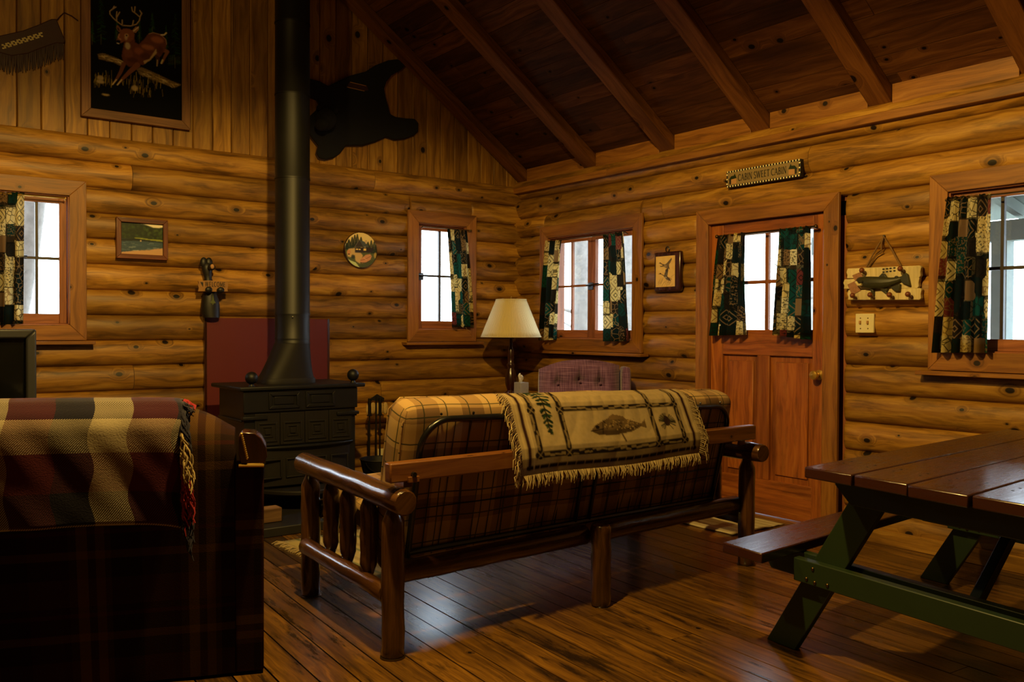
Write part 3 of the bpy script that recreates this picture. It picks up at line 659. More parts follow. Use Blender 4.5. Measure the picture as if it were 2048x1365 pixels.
# ------------------------------------------------------------------ pictures on the walls
def picture(name, P, f, r, fw, mat, canvas, label, cat, depth=(.05, .075), artmat='art', cd=.058):
    a0, a1, z0, z1 = r; t = thing(name, f((a0+a1)/2, z0, depth[0]), label, cat)
    mb = MB(); casing(mb, f, a0, a1, z0, z1, fw, depth[0], depth[1]); casing(mb, f, a0+fw*.72, a1-fw*.72, z0+fw*.72, z1-fw*.72, fw*.28, depth[0], depth[1]-.006)
    mb.build('frame', M[mat], t, bevel=.003)
    mb = MB(); mb.prism([(a0+fw*.5, z0+fw*.5), (a1-fw*.5, z0+fw*.5), (a1-fw*.5, z1-fw*.5), (a0+fw*.5, z1-fw*.5)], depth[0]+.0005, cd-.002, f); mb.build('backing', M['black_paint'], t)
    canvas.mesh(lambda a, b: f(a, b, cd)).build('canvas', M[artmat], t, smooth=0, col=canvas.cols(), recalc=False)
    return t
# deer on black velvet
q = lambda x, y: PA(150+x/5.056, y/5.056, .05)
x0, z0 = PA(163, 231, .05); x1, _ = PA(381, 249, .05); z1 = z0+1.08
FW = .06; cv = Canvas(x0+FW*.6, x1-FW*.6, z0+FW*.6, z1-FW*.6, .0038, (8, 7, 6))
mm = abs(q(100, 500)[0]-q(101, 500)[0])     # metres per sketch unit
rr = random.Random(3); A_ = lambda pts: [q(*p) for p in pts]
for tx, tw, ty0, ty1 in ((270, 60, -120, 400), (1020, 75, 130, 640), (790, 38, 120, 330), (430, 26, 200, 380), (180, 30, 200, 400), (660, 26, 200, 380), (930, 26, 250, 480)):
    for k in range(46):
        v = k/45; y = ty0+(ty1-ty0)*v; w = tw*(.15+.85*v)*rr.uniform(.6, 1.1); sg = rr.choice((-1, 1))
        cv.stroke(A_([(tx, y), (tx+sg*w, y+rr.uniform(8, 26))]), mm*rr.uniform(5, 10), (20+rr.randint(0, 24), 46+rr.randint(0, 34), 10), .5)
    cv.stroke(A_([(tx, ty1-60), (tx, ty1+40)]), mm*8, (96, 92, 46), .45)
for k in range(9): x = 960+k*18; cv.stroke(A_([(x, 560+rr.uniform(-10, 20)), (x, 640)]), mm*5, (90, 96, 40), .5)
cv.poly(A_([(235, 540), (290, 528), (420, 575), (490, 610), (480, 665), (400, 625), (250, 590)]), (120, 98, 58), .9, 1)
cv.poly(A_([(630, 690), (680, 672), (780, 715), (880, 760), (980, 810), (1090, 850), (1010, 885), (900, 840), (800, 805), (660, 745)]), (120, 98, 58), .9, 1)
for k in range(70):
    if k < 25: x, y = rr.uniform(250, 470), 0; y = 545+(x-250)*.26+rr.uniform(-8, 30)
    else: x = rr.uniform(640, 1050); y = 690+(x-640)*.42+rr.uniform(-10, 40)
    cv.stroke(A_([(x, y), (x+rr.uniform(20, 55), y+rr.uniform(4, 28))]), mm*rr.uniform(4, 9), rr.choice([(196, 170, 110), (60, 44, 26), (164, 130, 76), (220, 196, 140)]), .75)
BR = (98, 54, 30)
cv.poly(A_([(840, 520), (870, 560), (855, 640), (835, 640), (820, 560), (815, 500)]), (66, 40, 24))
cv.stroke(A_([(905, 500), (945, 515), (915, 570), (890, 630)]), (mm*48, mm*20), (120, 74, 42)); cv.stroke(A_([(895, 600), (882, 632)]), mm*18, (190, 170, 120))
cv.stroke(A_([(842, 600), (838, 660)]), mm*12, (160, 136, 96))
cv.poly(A_([(505, 420), (490, 500), (480, 560), (500, 630), (560, 670), (640, 640), (700, 650), (760, 605), (815, 540), (870, 570), (915, 500), (936, 440), (925, 385), (880, 340), (800, 320), (745, 338), (700, 400), (650, 440), (615, 420), (605, 360), (560, 320)]), BR, 1, 1)
for c, ra, rb, cl, al in (((840, 395), 70, 36, (168, 100, 62), .6), ((745, 470), 70, 28, (178, 112, 72), .55), ((655, 510), 50, 38, (150, 84, 50), .6), ((545, 530), 50, 60, (128, 76, 48), .5), ((590, 600), 60, 30, (66, 34, 18), .6), ((870, 500), 30, 50, (64, 34, 18), .55), ((720, 560), 60, 40, (58, 30, 16), .5)):
    p = q(*c); cv.ell(p, ra*mm, rb*mm, cl, al, 5)
cv.poly(A_([(700, 610), (760, 590), (820, 500), (830, 485), (835, 530), (770, 600), (710, 640)]), (196, 168, 116), .75, 1)
cv.stroke(A_([(755, 335), (800, 322), (880, 345), (928, 395), (935, 440)]), mm*6, (190, 150, 110), .7)
cv.stroke(A_([(880, 345), (910, 345), (932, 325)]), mm*16, (206, 186, 140)); cv.stroke(A_([(500, 640), (470, 720), (430, 790), (388, 845)]), (mm*46, mm*16), (110, 66, 40)); cv.stroke(A_([(640, 650), (560, 720), (490, 790), (438, 850)]), (mm*60, mm*16), (118, 70, 42))
for a, b in (((425, 800), (388, 848)), ((480, 800), (436, 852))): cv.stroke(A_([a, b]), mm*12, (196, 176, 126))
cv.ell(q(540, 455), 28*mm, 40*mm, (190, 168, 120), .8, 2)
cv.poly(A_([(425, 255), (440, 243), (465, 275), (480, 300), (455, 318), (430, 290)]), (120, 80, 54)); cv.poly(A_([(585, 300), (620, 262), (656, 255), (650, 300), (620, 326), (590, 318)]), (140, 100, 70)); cv.poly(A_([(436, 262), (452, 285), (456, 305), (440, 290)]), (30, 18, 12)); cv.stroke(A_([(600, 305), (648, 268)]), mm*10, (206, 186, 150))
cv.poly(A_([(470, 300), (500, 280), (550, 283), (590, 300), (612, 340), (600, 390), (550, 420), (505, 410), (470, 430), (435, 428), (425, 400), (445, 365), (455, 330)]), (122, 72, 44), 1, 1)
cv.ell(q(530, 350), 24*mm, 20*mm, (186, 148, 100), .8, 2); cv.ell(q(530, 352), 11*mm, 10*mm, (10, 8, 6)); cv.ell(q(524, 376), 14*mm, 22*mm, (200, 176, 130), .6, 2)
cv.stroke(A_([(455, 340), (445, 372), (470, 390)]), mm*14, (170, 120, 84)); cv.ell(q(446, 412), 22*mm, 18*mm, (14, 10, 8)); cv.stroke(A_([(434, 428), (452, 434)]), mm*8, (226, 214, 190))
for path in ([(490, 250), (440, 215), (395, 175), (362, 135), (360, 105), (390, 82), (405, 55)], [(430, 200), (428, 150), (432, 110)], [(432, 165), (460, 115)], [(486, 245), (486, 195)], [(392, 82), (422, 62)],
             [(500, 250), (570, 255), (630, 238), (660, 200), (668, 160), (684, 125), (664, 98)], [(665, 165), (625, 130), (590, 105), (582, 65)], [(610, 120), (616, 60)], [(590, 250), (600, 200)], [(684, 130), (668, 105)]):
    cv.stroke(A_(path), mm*13, (120, 96, 66)); cv.stroke(A_([(x-2, y-2) for x, y in path]), mm*5, (186, 160, 118))
for k in range(110):
    c = rr.choice([260, 320, 560, 600, 690, 700, 830]); x = c+rr.uniform(-70, 70); y = rr.uniform(800, 980) if c > 400 else rr.uniform(760, 880)
    cv.stroke(A_([(x, y), (x+rr.uniform(-10, 10), y-rr.uniform(25, 90))]), mm*rr.uniform(2.5, 6), rr.choice([(150, 124, 40), (120, 104, 34), (186, 160, 60), (96, 70, 26)]), .6)
for c, ra, rb in (((265, 780), 34, 26), ((612, 885), 34, 30), ((320, 952), 40, 9), ((265, 820), 40, 20)): cv.ell(q(*c), ra*mm, rb*mm, (186, 160, 110), .75, 2)
picture('deer_painting', PA, fA, (x0, x1, z0, z1), FW, 'oak', cv, 'dark painting of a leaping buck in an oak frame on the gable boards', 'painting', (.006, .05), 'art_matte', .028)
# river photograph
q = lambda x, y: PA(220+x/12.4, 420+y/12.4, .06); r = rect('A', (232, 434), (335, 521), .07); FW = .032
cv = Canvas(r[0]+FW*.6, r[1]-FW*.6, r[2]+FW*.6, r[3]-FW*.6, .0028, (40, 58, 70)); mm = abs(q(100, 500)[0]-q(101, 500)[0]); rr = random.Random(6); A_ = lambda pts: [q(*p) for p in pts]
cv.poly(A_([(200, 100), (1500, 150), (1500, 560), (200, 500)]), (236, 224, 196)); cv.poly(A_([(200, 200), (600, 310), (820, 350), (960, 400), (1060, 440), (1200, 455), (1400, 420), (1400, 800), (200, 700)]), (34, 48, 22), 1, 2)
for k in range(160):
    x = rr.uniform(260, 1340); y = rr.uniform(max(300, 260+(x-300)*.22)+20, 730); cv.ell(q(x, y), mm*rr.uniform(20, 50), mm*rr.uniform(15, 45), rr.choice([(26, 36, 18), (52, 74, 26), (18, 26, 14), (70, 92, 34) if x > 780 else (30, 42, 22)]), .45, 2)
cv.poly(A_([(600, 690), (760, 700), (980, 730), (1340, 760), (1340, 800), (980, 755), (620, 705)]), (150, 156, 52), .9, 1); cv.poly(A_([(200, 720), (640, 720), (1340, 815), (1340, 840), (200, 780)]), (20, 26, 22), .9, 1)
cv.poly(A_([(200, 770), (700, 770), (1340, 830), (1340, 1010), (900, 1020), (200, 1060)]), (58, 80, 96), .9, 2)
for k in range(60):
    x = rr.uniform(260, 1300); y = rr.uniform(790, 1010); cv.stroke(A_([(x, y), (x+rr.uniform(40, 160), y+rr.uniform(0, 12))]), mm*rr.uniform(6, 14), rr.choice([(96, 120, 136), (36, 52, 68), (150, 164, 170)]), .5)
cv.poly(A_([(240, 1050), (700, 1010), (1000, 1000), (1100, 975), (1340, 960), (1340, 1180), (240, 1180)]), (206, 160, 116), .9, 2); cv.ell(q(758, 772), 18*mm, 16*mm, (232, 200, 150), 1, 1); cv.stroke(A_([(560, 1010), (700, 1012)]), mm*10, (220, 214, 200), .8)
picture('river_photograph', PA, fA, r, FW, 'frame_wood', cv, 'small framed photograph of a river and wooded hills beside the far left window', 'picture', (.05, .085), 'art', .066)
# ducks
q = lambda x, y: PB(1290+x/11.375, 480+y/11.375, .08); r = rect('B', (1309, 506), (1361, 582), .08)
D2 = thing('duck_plaque', fB((r[0]+r[1])/2, r[2], .05), 'dark wooden plaque picturing two flying ducks left of the door', 'plaque')
mb = MB(); mb.prism([(r[0], r[2]), (r[1], r[2]), (r[1], r[3]), (r[0], r[3])], .047, .085, fB); mb.build('board', M['dark_wood'], D2, bevel=.012)
a0, a1 = q(695, 700)[0], q(258, 700)[0]; b1, b0 = q(480, 370)[1], q(480, 1070)[1]
cv = Canvas(a0, a1, b0, b1, .0028, (228, 192, 108)); mm = abs(q(500, 500)[1]-q(500, 501)[1]); A_ = lambda pts: [q(*p) for p in pts]; rr = random.Random(8)
for k in range(60): x = rr.uniform(280, 680); y = rr.uniform(420, 1000); cv.ell(q(x, y), 60*mm, 50*mm, rr.choice([(236, 204, 126), (218, 178, 96)]), .3, 4)
for k in range(26): x = rr.uniform(280, 600); y = rr.uniform(960, 1060); cv.stroke(A_([(x, y), (x+rr.uniform(20, 80), y-rr.uniform(40, 150))]), mm*6, (130, 96, 44), .7)
cv.stroke(A_([(600, 840), (680, 790)]), mm*5, (150, 116, 60))
for dx, dy in ((0, 0),):
    cv.poly(A_([(405, 590), (420, 555), (470, 560), (520, 520), (570, 460), (620, 410), (622, 450), (590, 520), (560, 560), (565, 640), (575, 672), (540, 650), (490, 640), (430, 610)]), (112, 92, 60)); cv.stroke(A_([(350, 530), (385, 545), (430, 575)]), mm*22, (84, 62, 40)); cv.stroke(A_([(330, 540), (352, 530)]), mm*9, (60, 46, 30)); cv.ell(q(362, 528), 17*mm, 15*mm, (70, 50, 34))
    cv.stroke(A_([(365, 606), (420, 604)]), mm*20, (60, 46, 32)); cv.stroke(A_([(530, 530), (615, 420)]), mm*16, (62, 50, 36)); cv.stroke(A_([(545, 600), (568, 665)]), mm*16, (56, 44, 30)); cv.ell(q(475, 600), 46*mm, 22*mm, (176, 150, 104), .7, 2)
cv.poly(A_([(450, 800), (470, 740), (480, 680), (545, 620), (545, 680), (530, 760), (520, 830), (580, 890), (590, 930), (540, 925), (480, 890), (430, 820)]), (96, 84, 64)); cv.poly(A_([(480, 700), (540, 630), (535, 700), (500, 780), (470, 780)]), (60, 48, 36)); cv.stroke(A_([(370, 770), (410, 800), (450, 815)]), mm*18, (110, 84, 56)); cv.ell(q(362, 772), 24*mm, 18*mm, (66, 34, 22)); cv.stroke(A_([(320, 780), (345, 775)]), mm*9, (50, 40, 30))
cv.ell(q(480, 860), 40*mm, 18*mm, (186, 172, 140), .8, 2); cv.stroke(A_([(530, 860), (585, 925)]), mm*28, (64, 40, 30)); cv.stroke(A_([(560, 860), (620, 905)]), mm*10, (70, 58, 44)); cv.stroke(A_([(490, 720), (500, 800)]), mm*7, (170, 164, 150), .8)
cv.mesh(lambda a, b: fB(a, b, .0862)).build('picture', M['art'], D2, smooth=0, col=cv.cols(), recalc=False)
mb = MB(); hp = PB(1335, 499, .06); mb.tube([fB(hp[0]+.018*math.cos(t), hp[1]+.02*math.sin(t), .06) for t in np.linspace(0, 2*PI, 17)[:-1]], .004, 8, closed=True); mb.build('hanging_ring', M['black_metal'], D2)
# round cabin plaque (octagon-ish disc)
q = lambda x, y: PA(680+x/13.65, 450+y/13.65, .07); ctr = q(575, 690); RA = abs(q(1020, 690)[0]-q(128, 690)[0])/2; RB = abs(q(575, 200)[1]-q(575, 1185)[1])/2
D3 = thing('round_plaque', fA(ctr[0], ctr[1]-RB, .05), 'round plaque picturing a cabin, canoe and pines between stovepipe and small window', 'plaque')
mb = MB(); ring = [(ctr[0]+RA*math.cos(t), ctr[1]+RB*math.sin(t)) for t in np.linspace(0, 2*PI, 41)[:-1]]; mb.prism(ring, .046, .072, fA); mb.build('disc', M['dark_wood'], D3, bevel=.003)
cv = Canvas(ctr[0]-RA, ctr[0]+RA, ctr[1]-RB, ctr[1]+RB, .003, (226, 200, 130)); mm = abs(q(500, 500)[1]-q(500, 501)[1]); A_ = lambda pts: [q(*p) for p in pts]; rr = random.Random(12)
cv.poly(A_([(60, 640), (300, 640), (600, 760), (1050, 760), (1050, 1250), (60, 1250)]), (86, 92, 46))
for tx, ty, w, b in ((240, 400, 90, 640), (330, 340, 80, 640), (400, 280, 80, 600), (470, 260, 70, 560), (180, 500, 70, 660), (570, 340, 70, 600), (760, 470, 70, 680), (850, 430, 80, 740), (930, 460, 80, 760), (990, 500, 70, 760)):
    for k in range(14): v = k/13; y = ty+(b-ty)*v; ww = w*(.12+v*.9); cv.stroke(A_([(tx-ww, y+14), (tx, y), (tx+ww, y+14)]), mm*26, rr.choice([(34, 46, 24), (44, 58, 30), (26, 36, 22)]), .9)
cv.poly(A_([(400, 600), (520, 410), (570, 430), (640, 600)]), (60, 52, 40)); cv.poly(A_([(520, 410), (660, 460), (780, 570), (760, 610), (640, 610)]), (76, 82, 80)); cv.stroke(A_([(395, 610), (520, 410)]), mm*18, (104, 96, 78)); cv.poly(A_([(400, 620), (760, 620), (900, 640), (880, 760), (400, 760)]), (52, 40, 34)); cv.poly(A_([(680, 420), (730, 420), (730, 520), (680, 510)]), (196, 164, 120))
for x, y, a, b in ((430, 650, 60, 36), (510, 655, 44, 36), (640, 650, 68, 58)): cv.poly(A_([(x, y), (x+a, y), (x+a, y+b), (x, y+b)]), (240, 206, 110))
cv.poly(A_([(180, 740), (240, 650), (400, 640), (400, 760), (560, 770), (620, 840), (540, 1060), (420, 980), (400, 820), (290, 880), (210, 870)]), (206, 170, 104), 1, 2); cv.ell(q(240, 740), 55*mm, 60*mm, (206, 140, 84), .9, 2); cv.ell(q(350, 870), 55*mm, 60*mm, (54, 58, 50), .9, 2); cv.ell(q(240, 800), 30*mm, 16*mm, (80, 40, 24))
cv.poly(A_([(545, 960), (600, 900), (700, 820), (820, 800), (865, 860), (820, 960), (720, 1020), (600, 1050), (550, 1020)]), (206, 144, 96), 1, 1); cv.stroke(A_([(560, 970), (660, 950), (760, 900), (850, 850)]), mm*14, (150, 86, 52)); cv.stroke(A_([(550, 1030), (700, 1040), (830, 970)]), mm*16, (70, 44, 30)); cv.stroke(A_([(640, 900), (720, 960)]), mm*10, (236, 196, 140))
cv.poly(A_([(210, 930), (300, 980), (430, 1030), (540, 1180), (420, 1150), (300, 1060)]), (196, 206, 140)); cv.poly(A_([(540, 1080), (700, 1060), (860, 980), (960, 940), (900, 1080), (700, 1190), (540, 1170)]), (74, 82, 40), .9, 2); cv.ell(q(960, 840), 40*mm, 80*mm, (196, 164, 76), .8, 3)
d = ((cv.a-ctr[0])/RA)**2+((cv.b-ctr[1])/RB)**2
mb = MB(); i0 = mb._add([fA(cv.A[i], cv.B[j], .0728) for i in range(cv.na) for j in range(cv.nb)])
for i in range(cv.na-1):
    for j in range(cv.nb-1):
        if d[i, j] < .955 and d[i+1, j+1] < .955: mb.face([i0+i*cv.nb+j, i0+(i+1)*cv.nb+j, i0+(i+1)*cv.nb+j+1, i0+i*cv.nb+j+1], [(0, 0)]*4)
mb.build('picture', M['art'], D3, smooth=0, col=cv.cols(), recalc=False)

# ------------------------------------------------------------------ lettering: thick and thin strokes with serifs
def letters(text, h, adv, f, o0, z0, depth, th=.16, serif=True):
    """stroke font; text runs along +u given by f(u, v, h)"""
    mb = MB(); t = th; n = t*.55; u0 = 0.0
    def bar(x0, y0, x1, y1, w):
        v = np.array([x1-x0, y1-y0]); l = np.hypot(*v); p = np.array([-v[1], v[0]])/l*w/2
        q = [(x0+p[0], y0+p[1]), (x1+p[0], y1+p[1]), (x1-p[0], y1-p[1]), (x0-p[0], y0-p[1])]
        mb.prism([((u0+a)*h, b*h) for a, b in q], 0, depth, lambda a, b, hh: f(o0+a, z0+b, hh))
    def arc(cx, cy, rx, ry, a0, a1, w0, w1, k=14):
        P = [(cx+rx*math.cos(math.radians(a0+(a1-a0)*i/k)), cy+ry*math.sin(math.radians(a0+(a1-a0)*i/k))) for i in range(k+1)]
        for i in range(k): m = abs(i-k/2)/(k/2); bar(*P[i], *P[i+1], w1+(w0-w1)*m if w0 < w1 else w0)
    def sf(x, y, w=.26):
        if serif: bar(x-w/2, y, x+w/2, y, .07)
    e = .035
    for ch in text:
        if ch == 'C': arc(.42, .5, .38, .47, 50, 310, n, t); bar(.68, .74, .68, .95, .06) if serif else None; wd = .74
        elif ch == 'A': bar(.08, 0, .40, 1, n); bar(.38, 1, .74, 0, t); bar(.2, .36, .62, .36, n); sf(.08, e); sf(.74, e); wd = .84
        elif ch == 'B': bar(.16, 0, .16, 1, t); arc(.3, .75, .26, .22, -90, 90, n, t); arc(.3, .27, .32, .25, -90, 90, n, t); [bar(.16, y, .32, y, n) for y in (.03, .52, .97)]; sf(.1, e, .16); sf(.1, 1-e, .16); wd = .68
        elif ch == 'I': bar(.18, 0, .18, 1, t); sf(.18, e); sf(.18, 1-e); wd = .36
        elif ch == 'N': bar(.12, 0, .12, 1, n); bar(.12, 1, .68, 0, t); bar(.68, 0, .68, 1, n); sf(.12, e); sf(.1, 1-e, .2); sf(.68, 1-e); wd = .8
        elif ch == 'S': arc(.32, .74, .22, .23, 20, 270, n, t); arc(.32, .26, .24, .23, 90, -160, n, t); wd = .62
        elif ch == 'W': bar(.08, 1, .32, 0, t); bar(.32, 0, .54, 1, n); bar(.54, 1, .78, 0, t); bar(.78, 0, 1.02, 1, n); sf(.1, 1-e); sf(1.02, 1-e); wd = 1.1
        elif ch == 'E': bar(.16, 0, .16, 1, t); [bar(.1, y, x, y, n) for y, x in ((.045, .58), (.52, .5), (.955, .56))]; wd = .66
        elif ch == 'T': bar(.34, 0, .34, 1, t); bar(.02, .95, .66, .95, n); sf(.34, e); [bar(x, .8, x, .98, .06) for x in (.04, .64)] if serif else None; wd = .68
        elif ch == 'L': bar(.14, 0, .14, 1, t); bar(.1, .045, .54, .045, n); wd = .58
        elif ch == 'O': arc(.4, .5, .34, .46, 0, 360, t*.8, t*.8, 20); wd = .82
        elif ch == 'M': bar(.12, 0, .12, 1, n); bar(.12, 1, .45, .15, t); bar(.45, .15, .78, 1, n); bar(.78, 0, .78, 1, t); wd = .92
        else: wd = .32
        u0 += wd+adv
    return mb, u0*h
# CABIN SWEET CABIN sign
q = lambda x, y: PB(1420+x/9.31, 300+y/9.31, .085)
yl, yr = q(300, 500)[0], q(1680, 400)[0]; zt, zb = (q(330, 400)[1]+q(1640, 165)[1])/2, (q(345, 705)[1]+q(1660, 490)[1])/2
SG = thing('cabin_sign', fB((yl+yr)/2, zb, .05), 'sign reading CABIN SWEET CABIN with a checkered border above the door', 'sign')
mb = MB(); mb.prism([(yr, zb), (yl, zb), (yl, zt), (yr, zt)], .047, .082, fB); mb.build('board', M['black_paint'], SG, bevel=.003)
H_ = zt-zb; Ws = yl-yr; bs = H_/8.5
sf_ = lambda u, v, h: fB(yl-u, zb+v, .082+h)
mb = MB(); mb.prism([(bs, bs), (Ws-bs, bs), (Ws-bs, H_-bs), (bs, H_-bs)], 0, .0012, sf_); mb.build('face', plain('tan_sign_face', L(136, 114, 74), .6, noise=.15), SG)
n = 26; CHK = plain('cream_checks', L(238, 226, 180), .6)
for v in (bs*.5, H_-bs*.5):
    mb = MB()
    for k in range(n): u = (k+.5)*Ws/n; mb.prism([(u-bs*.32, v-bs*.4), (u+bs*.32, v-bs*.4), (u+bs*.32, v+bs*.4), (u-bs*.32, v+bs*.4)], 0, .0016, sf_)
    mb.build('checker_strip', CHK, SG)
for u in (bs*.5, Ws-bs*.5):
    for k in range(3): v = bs*1.9+k*(H_-bs*3.8)/2; mb = MB(); mb.prism([(u-bs*.4, v-bs*.34), (u+bs*.4, v-bs*.34), (u+bs*.4, v+bs*.34), (u-bs*.4, v+bs*.34)], 0, .0016, sf_); mb.build('check_square', CHK, SG)
lh = H_*.40; lm, wt = letters('CABIN SWEET CABIN', lh, .05, sf_, 0, 0, .0022); sc = Ws*.655/wt
lm, wt = letters('CABIN SWEET CABIN', lh, .05, (lambda u, v, h: sf_(Ws*.17+u*sc, H_*.30+v, h)), 0, 0, .0022)
lm.build('lettering', M['letter'], SG, smooth=0)
for u, s in ((.045, 1), (.955, -1)):
    mb = MB(); uu = u*Ws; w = Ws*.085*s
    mb.prism([(uu, .18*H_), (uu+w*.3, .18*H_), (uu+w*.3, .52*H_), (uu, .52*H_)], .0012, .002, sf_); mb.build('cabin_chimney_wall', M['letter'], SG)
    mb = MB(); mb.prism([(uu+w*.32, .18*H_), (uu+w*1.2, .18*H_), (uu+w*1.2, .5*H_), (uu+w*.32, .5*H_)], .0012, .0022, sf_); mb.build('cabin_motif', M['tan'], SG)
    mb = MB(); mb.prism([(uu-w*.1, .45*H_), (uu+w*.3, .66*H_), (uu+w*.8, .68*H_), (uu+w*.9, .8*H_), (uu+w*1.25, .5*H_)], .0012, .0026, sf_); mb.build('roof_motif', M['green'], SG)
# fish plaque with pegs
q = lambda x, y, d=.085: PB(1660+x/5.686, 450+y/5.686, d)
FP = thing('fish_plaque', fB(*q(600, 850), .05), 'cream plank plaque with a trout and coat pegs hanging by rope right of the door', 'plaque')
rr = random.Random(2)
for (l, t, r_, b, tr) in (((185), 497, 1030, 606, 462), (150, 620, 1010, 726, 588), (195, 742, 1035, 855, 720)):
    mb = MB(); pl = [q(l+12, t), q(r_-10, tr), q(r_+4, tr+20), q(r_-6, (tr+b)/2), q(r_-2, b-18 if b > 800 else b-30), q(r_-20, b), q(l+4, b+4 if b < 800 else b), q(l+10, (t+b)/2+20), q(l-2, (t+b)/2-10)]
    mb.prism(pl, .055, .085, fB); mb.build('plank', M['cream_wood'], FP, bevel=.004)
mb = MB()
body = [(292, 640, 6), (310, 640, 30), (350, 645, 52), (420, 655, 68), (520, 660, 72), (620, 660, 66), (700, 650, 50), (770, 630, 34), (820, 610, 26)]
mmq = abs(q(500, 500)[1]-q(500, 501)[1])
rings = []
for x, y, r_ in body:
    c = q(x, y, .095); rings.append([fB(c[0]+0, c[1]+r_*mmq*math.sin(t), .088+.022*max(0, r_/72)*(1+math.cos(t))) for t in np.linspace(0, 2*PI, 15)[:-1]])
mb.grid([[*rg, rg[0]] for rg in rings]); mb.build('fish_body', M['fish'], FP, smooth=80)
for nm, pts in (('tail_fin', [(800, 600), (860, 545), (885, 560), (915, 695), (890, 690), (820, 660)]), ('dorsal_fin', [(550, 600), (600, 548), (625, 560), (655, 610)]), ('adipose_fin', [(735, 595), (755, 578), (775, 590), (770, 615)]), ('pelvic_fin', [(570, 730), (660, 725), (640, 760), (670, 790), (620, 770)]), ('anal_fin', [(690, 710), (800, 670), (795, 755), (740, 755)]), ('pectoral_fin', [(460, 720), (500, 740), (500, 800), (475, 780)])):
    mb = MB(); mb.prism([q(*p, .1) for p in pts], .09, .108, fB); mb.build(nm, M['fish'], FP, bevel=.003)
mb = MB(); mb.tube([fB(*q(300, 650, .12), .125), fB(*q(330, 685, .12), .128), fB(*q(370, 680, .12), .13)], .008, 8); mb.build('mouth', M['cream_wood'], FP)
mb = MB(); c = q(365, 648, .13); mb.ball(fB(*c, .128), .007, 10, 6); mb.build('eye', M['black_paint'], FP)
for x, y in ((262, 815), (462, 808), (682, 808), (892, 802), (368, 530), (805, 512)):
    mb = MB(); c = q(x, y, .12); z_ = c[1]
    mb.tube([fB(c[0]+.0, z_-.012, .08), fB(c[0], z_-.006, .105), fB(c[0], z_+.004, .122)], [.008, .008, .009], 8); mb.ball(fB(c[0], z_+.006, .126), .016, 12, 8); mb.build('peg', M['frame_wood'], FP)
for pts in ([(250, 575), (345, 535), (370, 590), (285, 640)], [(195, 680), (290, 635), (350, 745), (250, 800)]):
    mb = MB(); mb.prism([q(*p, .09) for p in pts], .085, .089, fB); o = mb.build('card', plain('printed_card', L(150, 104, 72), .6, noise=.6, nscale=60), FP)
mb = MB()
for x in (608, 648, 688, 732):
    for y in (505-(x-608)*.12, 538-(x-608)*.12): c = q(x, y, .086); mb.prism([(c[0]+.007*math.cos(t)*1.2, c[1]+.005*math.sin(t)) for t in np.linspace(0, 2*PI, 9)[:-1]], .085, .0862, fB)
mb.build('paw_marks', M['letter'], FP)
mb = MB(); top = q(612, 128, .06)
mb.tube([fB(*q(410, 480, .07), .068), fB(*q(490, 330, .07), .068), fB(*top, .06), fB(*q(700, 280, .07), .068), fB(*q(805, 470, .07), .068)], .0055, 8)
mb.tube([fB(*q(430, 480, .07), .066), fB(*q(520, 350, .07), .066), fB(*q(590, 300, .07), .066)], .0045, 8); mb.tube([fB(*q(585, 290, .06), .062), fB(*q(588, 200, .06), .062), fB(*top, .06)], .0045, 8)
mb.build('rope', M['rope'], FP)
mb = MB(); mb.ball(fB(*top, .058), .008, 8, 6); mb.build('nail', M['black_metal'], FP)
# light switch
SWT = thing('light_switch', fB(*q(390, 1228, .06), .055), 'cream double light switch plate under the fish plaque', 'switch')
pa, pb = q(288, 1012, .065), q(495, 1230, .065)
mb = MB(); mb.prism([(pb[0], pb[1]), (pa[0], pb[1]), (pa[0], pa[1]), (pb[0], pa[1])], .047, .064, fB); mb.build('plate', M['white_plastic'], SWT, bevel=.004)
for x in (345, 430):
    c = q(x, 1125, .065); mb = MB(); mb.box(-.064-.012, -.062, c[0]-.005, c[0]+.005, c[1]-.002, c[1]+.018); mb.build('toggle', M['tan'], SWT, bevel=.002)
    for y in (1062, 1180): c = q(x, y, .065); mb = MB(); mb.ball(fB(*c, .064), .004, 8, 6); mb.build('screw', M['dark_brass'], SWT)
# bear hide on the gable
q = lambda x, y: PA(550+x/3.413, 80+y/3.413, .03)
poly = [(130, 300), (160, 272), (230, 262), (300, 280), (365, 315), (430, 282), (520, 240), (625, 212), (690, 170), (780, 135), (840, 128), (880, 145), (890, 175), (860, 205), (800, 240), (765, 285), (748, 335), (760, 400), (790, 510), (830, 530), (900, 540), (960, 543), (985, 575), (985, 625), (955, 655), (890, 680), (820, 688), (760, 668), (690, 700), (600, 728), (485, 728), (450, 775), (400, 812), (345, 826), (300, 815), (282, 780), (295, 730), (270, 700), (240, 660), (220, 600), (240, 520), (310, 455), (290, 410), (220, 385), (150, 370)]
BH = thing('bear_hide', fA(*q(560, 500), .01), 'black bear hide spread flat on the gable boards right of the stovepipe', 'bear hide')
mb = MB(); mb.prism([q(*p) for p in poly], .006, .012, fA); mb.build('shadow_rim', M['shadow_edge'], BH)  # brown sheet peeking out below, stands in for the hide's thin shadow
cx, cy = 560, 480
mb = MB(); mb.prism([q(p[0]+(cx-p[0])*.012, p[1]+(cy-p[1])*.02-4) for p in poly], .012, .035, fA); mb.build('hide', M['bear_felt'], BH, bevel=.01)
mb = MB(); c = q(322, 555); mb.ball(fA(c[0], c[1], .10), (.075, .1, .085), 20, 14); c = q(270, 600); mb.ball(fA(c[0], c[1], .16), (.045, .07, .045), 16, 10)
for x, y in ((290, 470), (390, 490)): c = q(x, y); mb.ball(fA(c[0], c[1], .075), (.026, .03, .026), 12, 8)
mb.build('head', M['bear_felt'], BH, smooth=80)
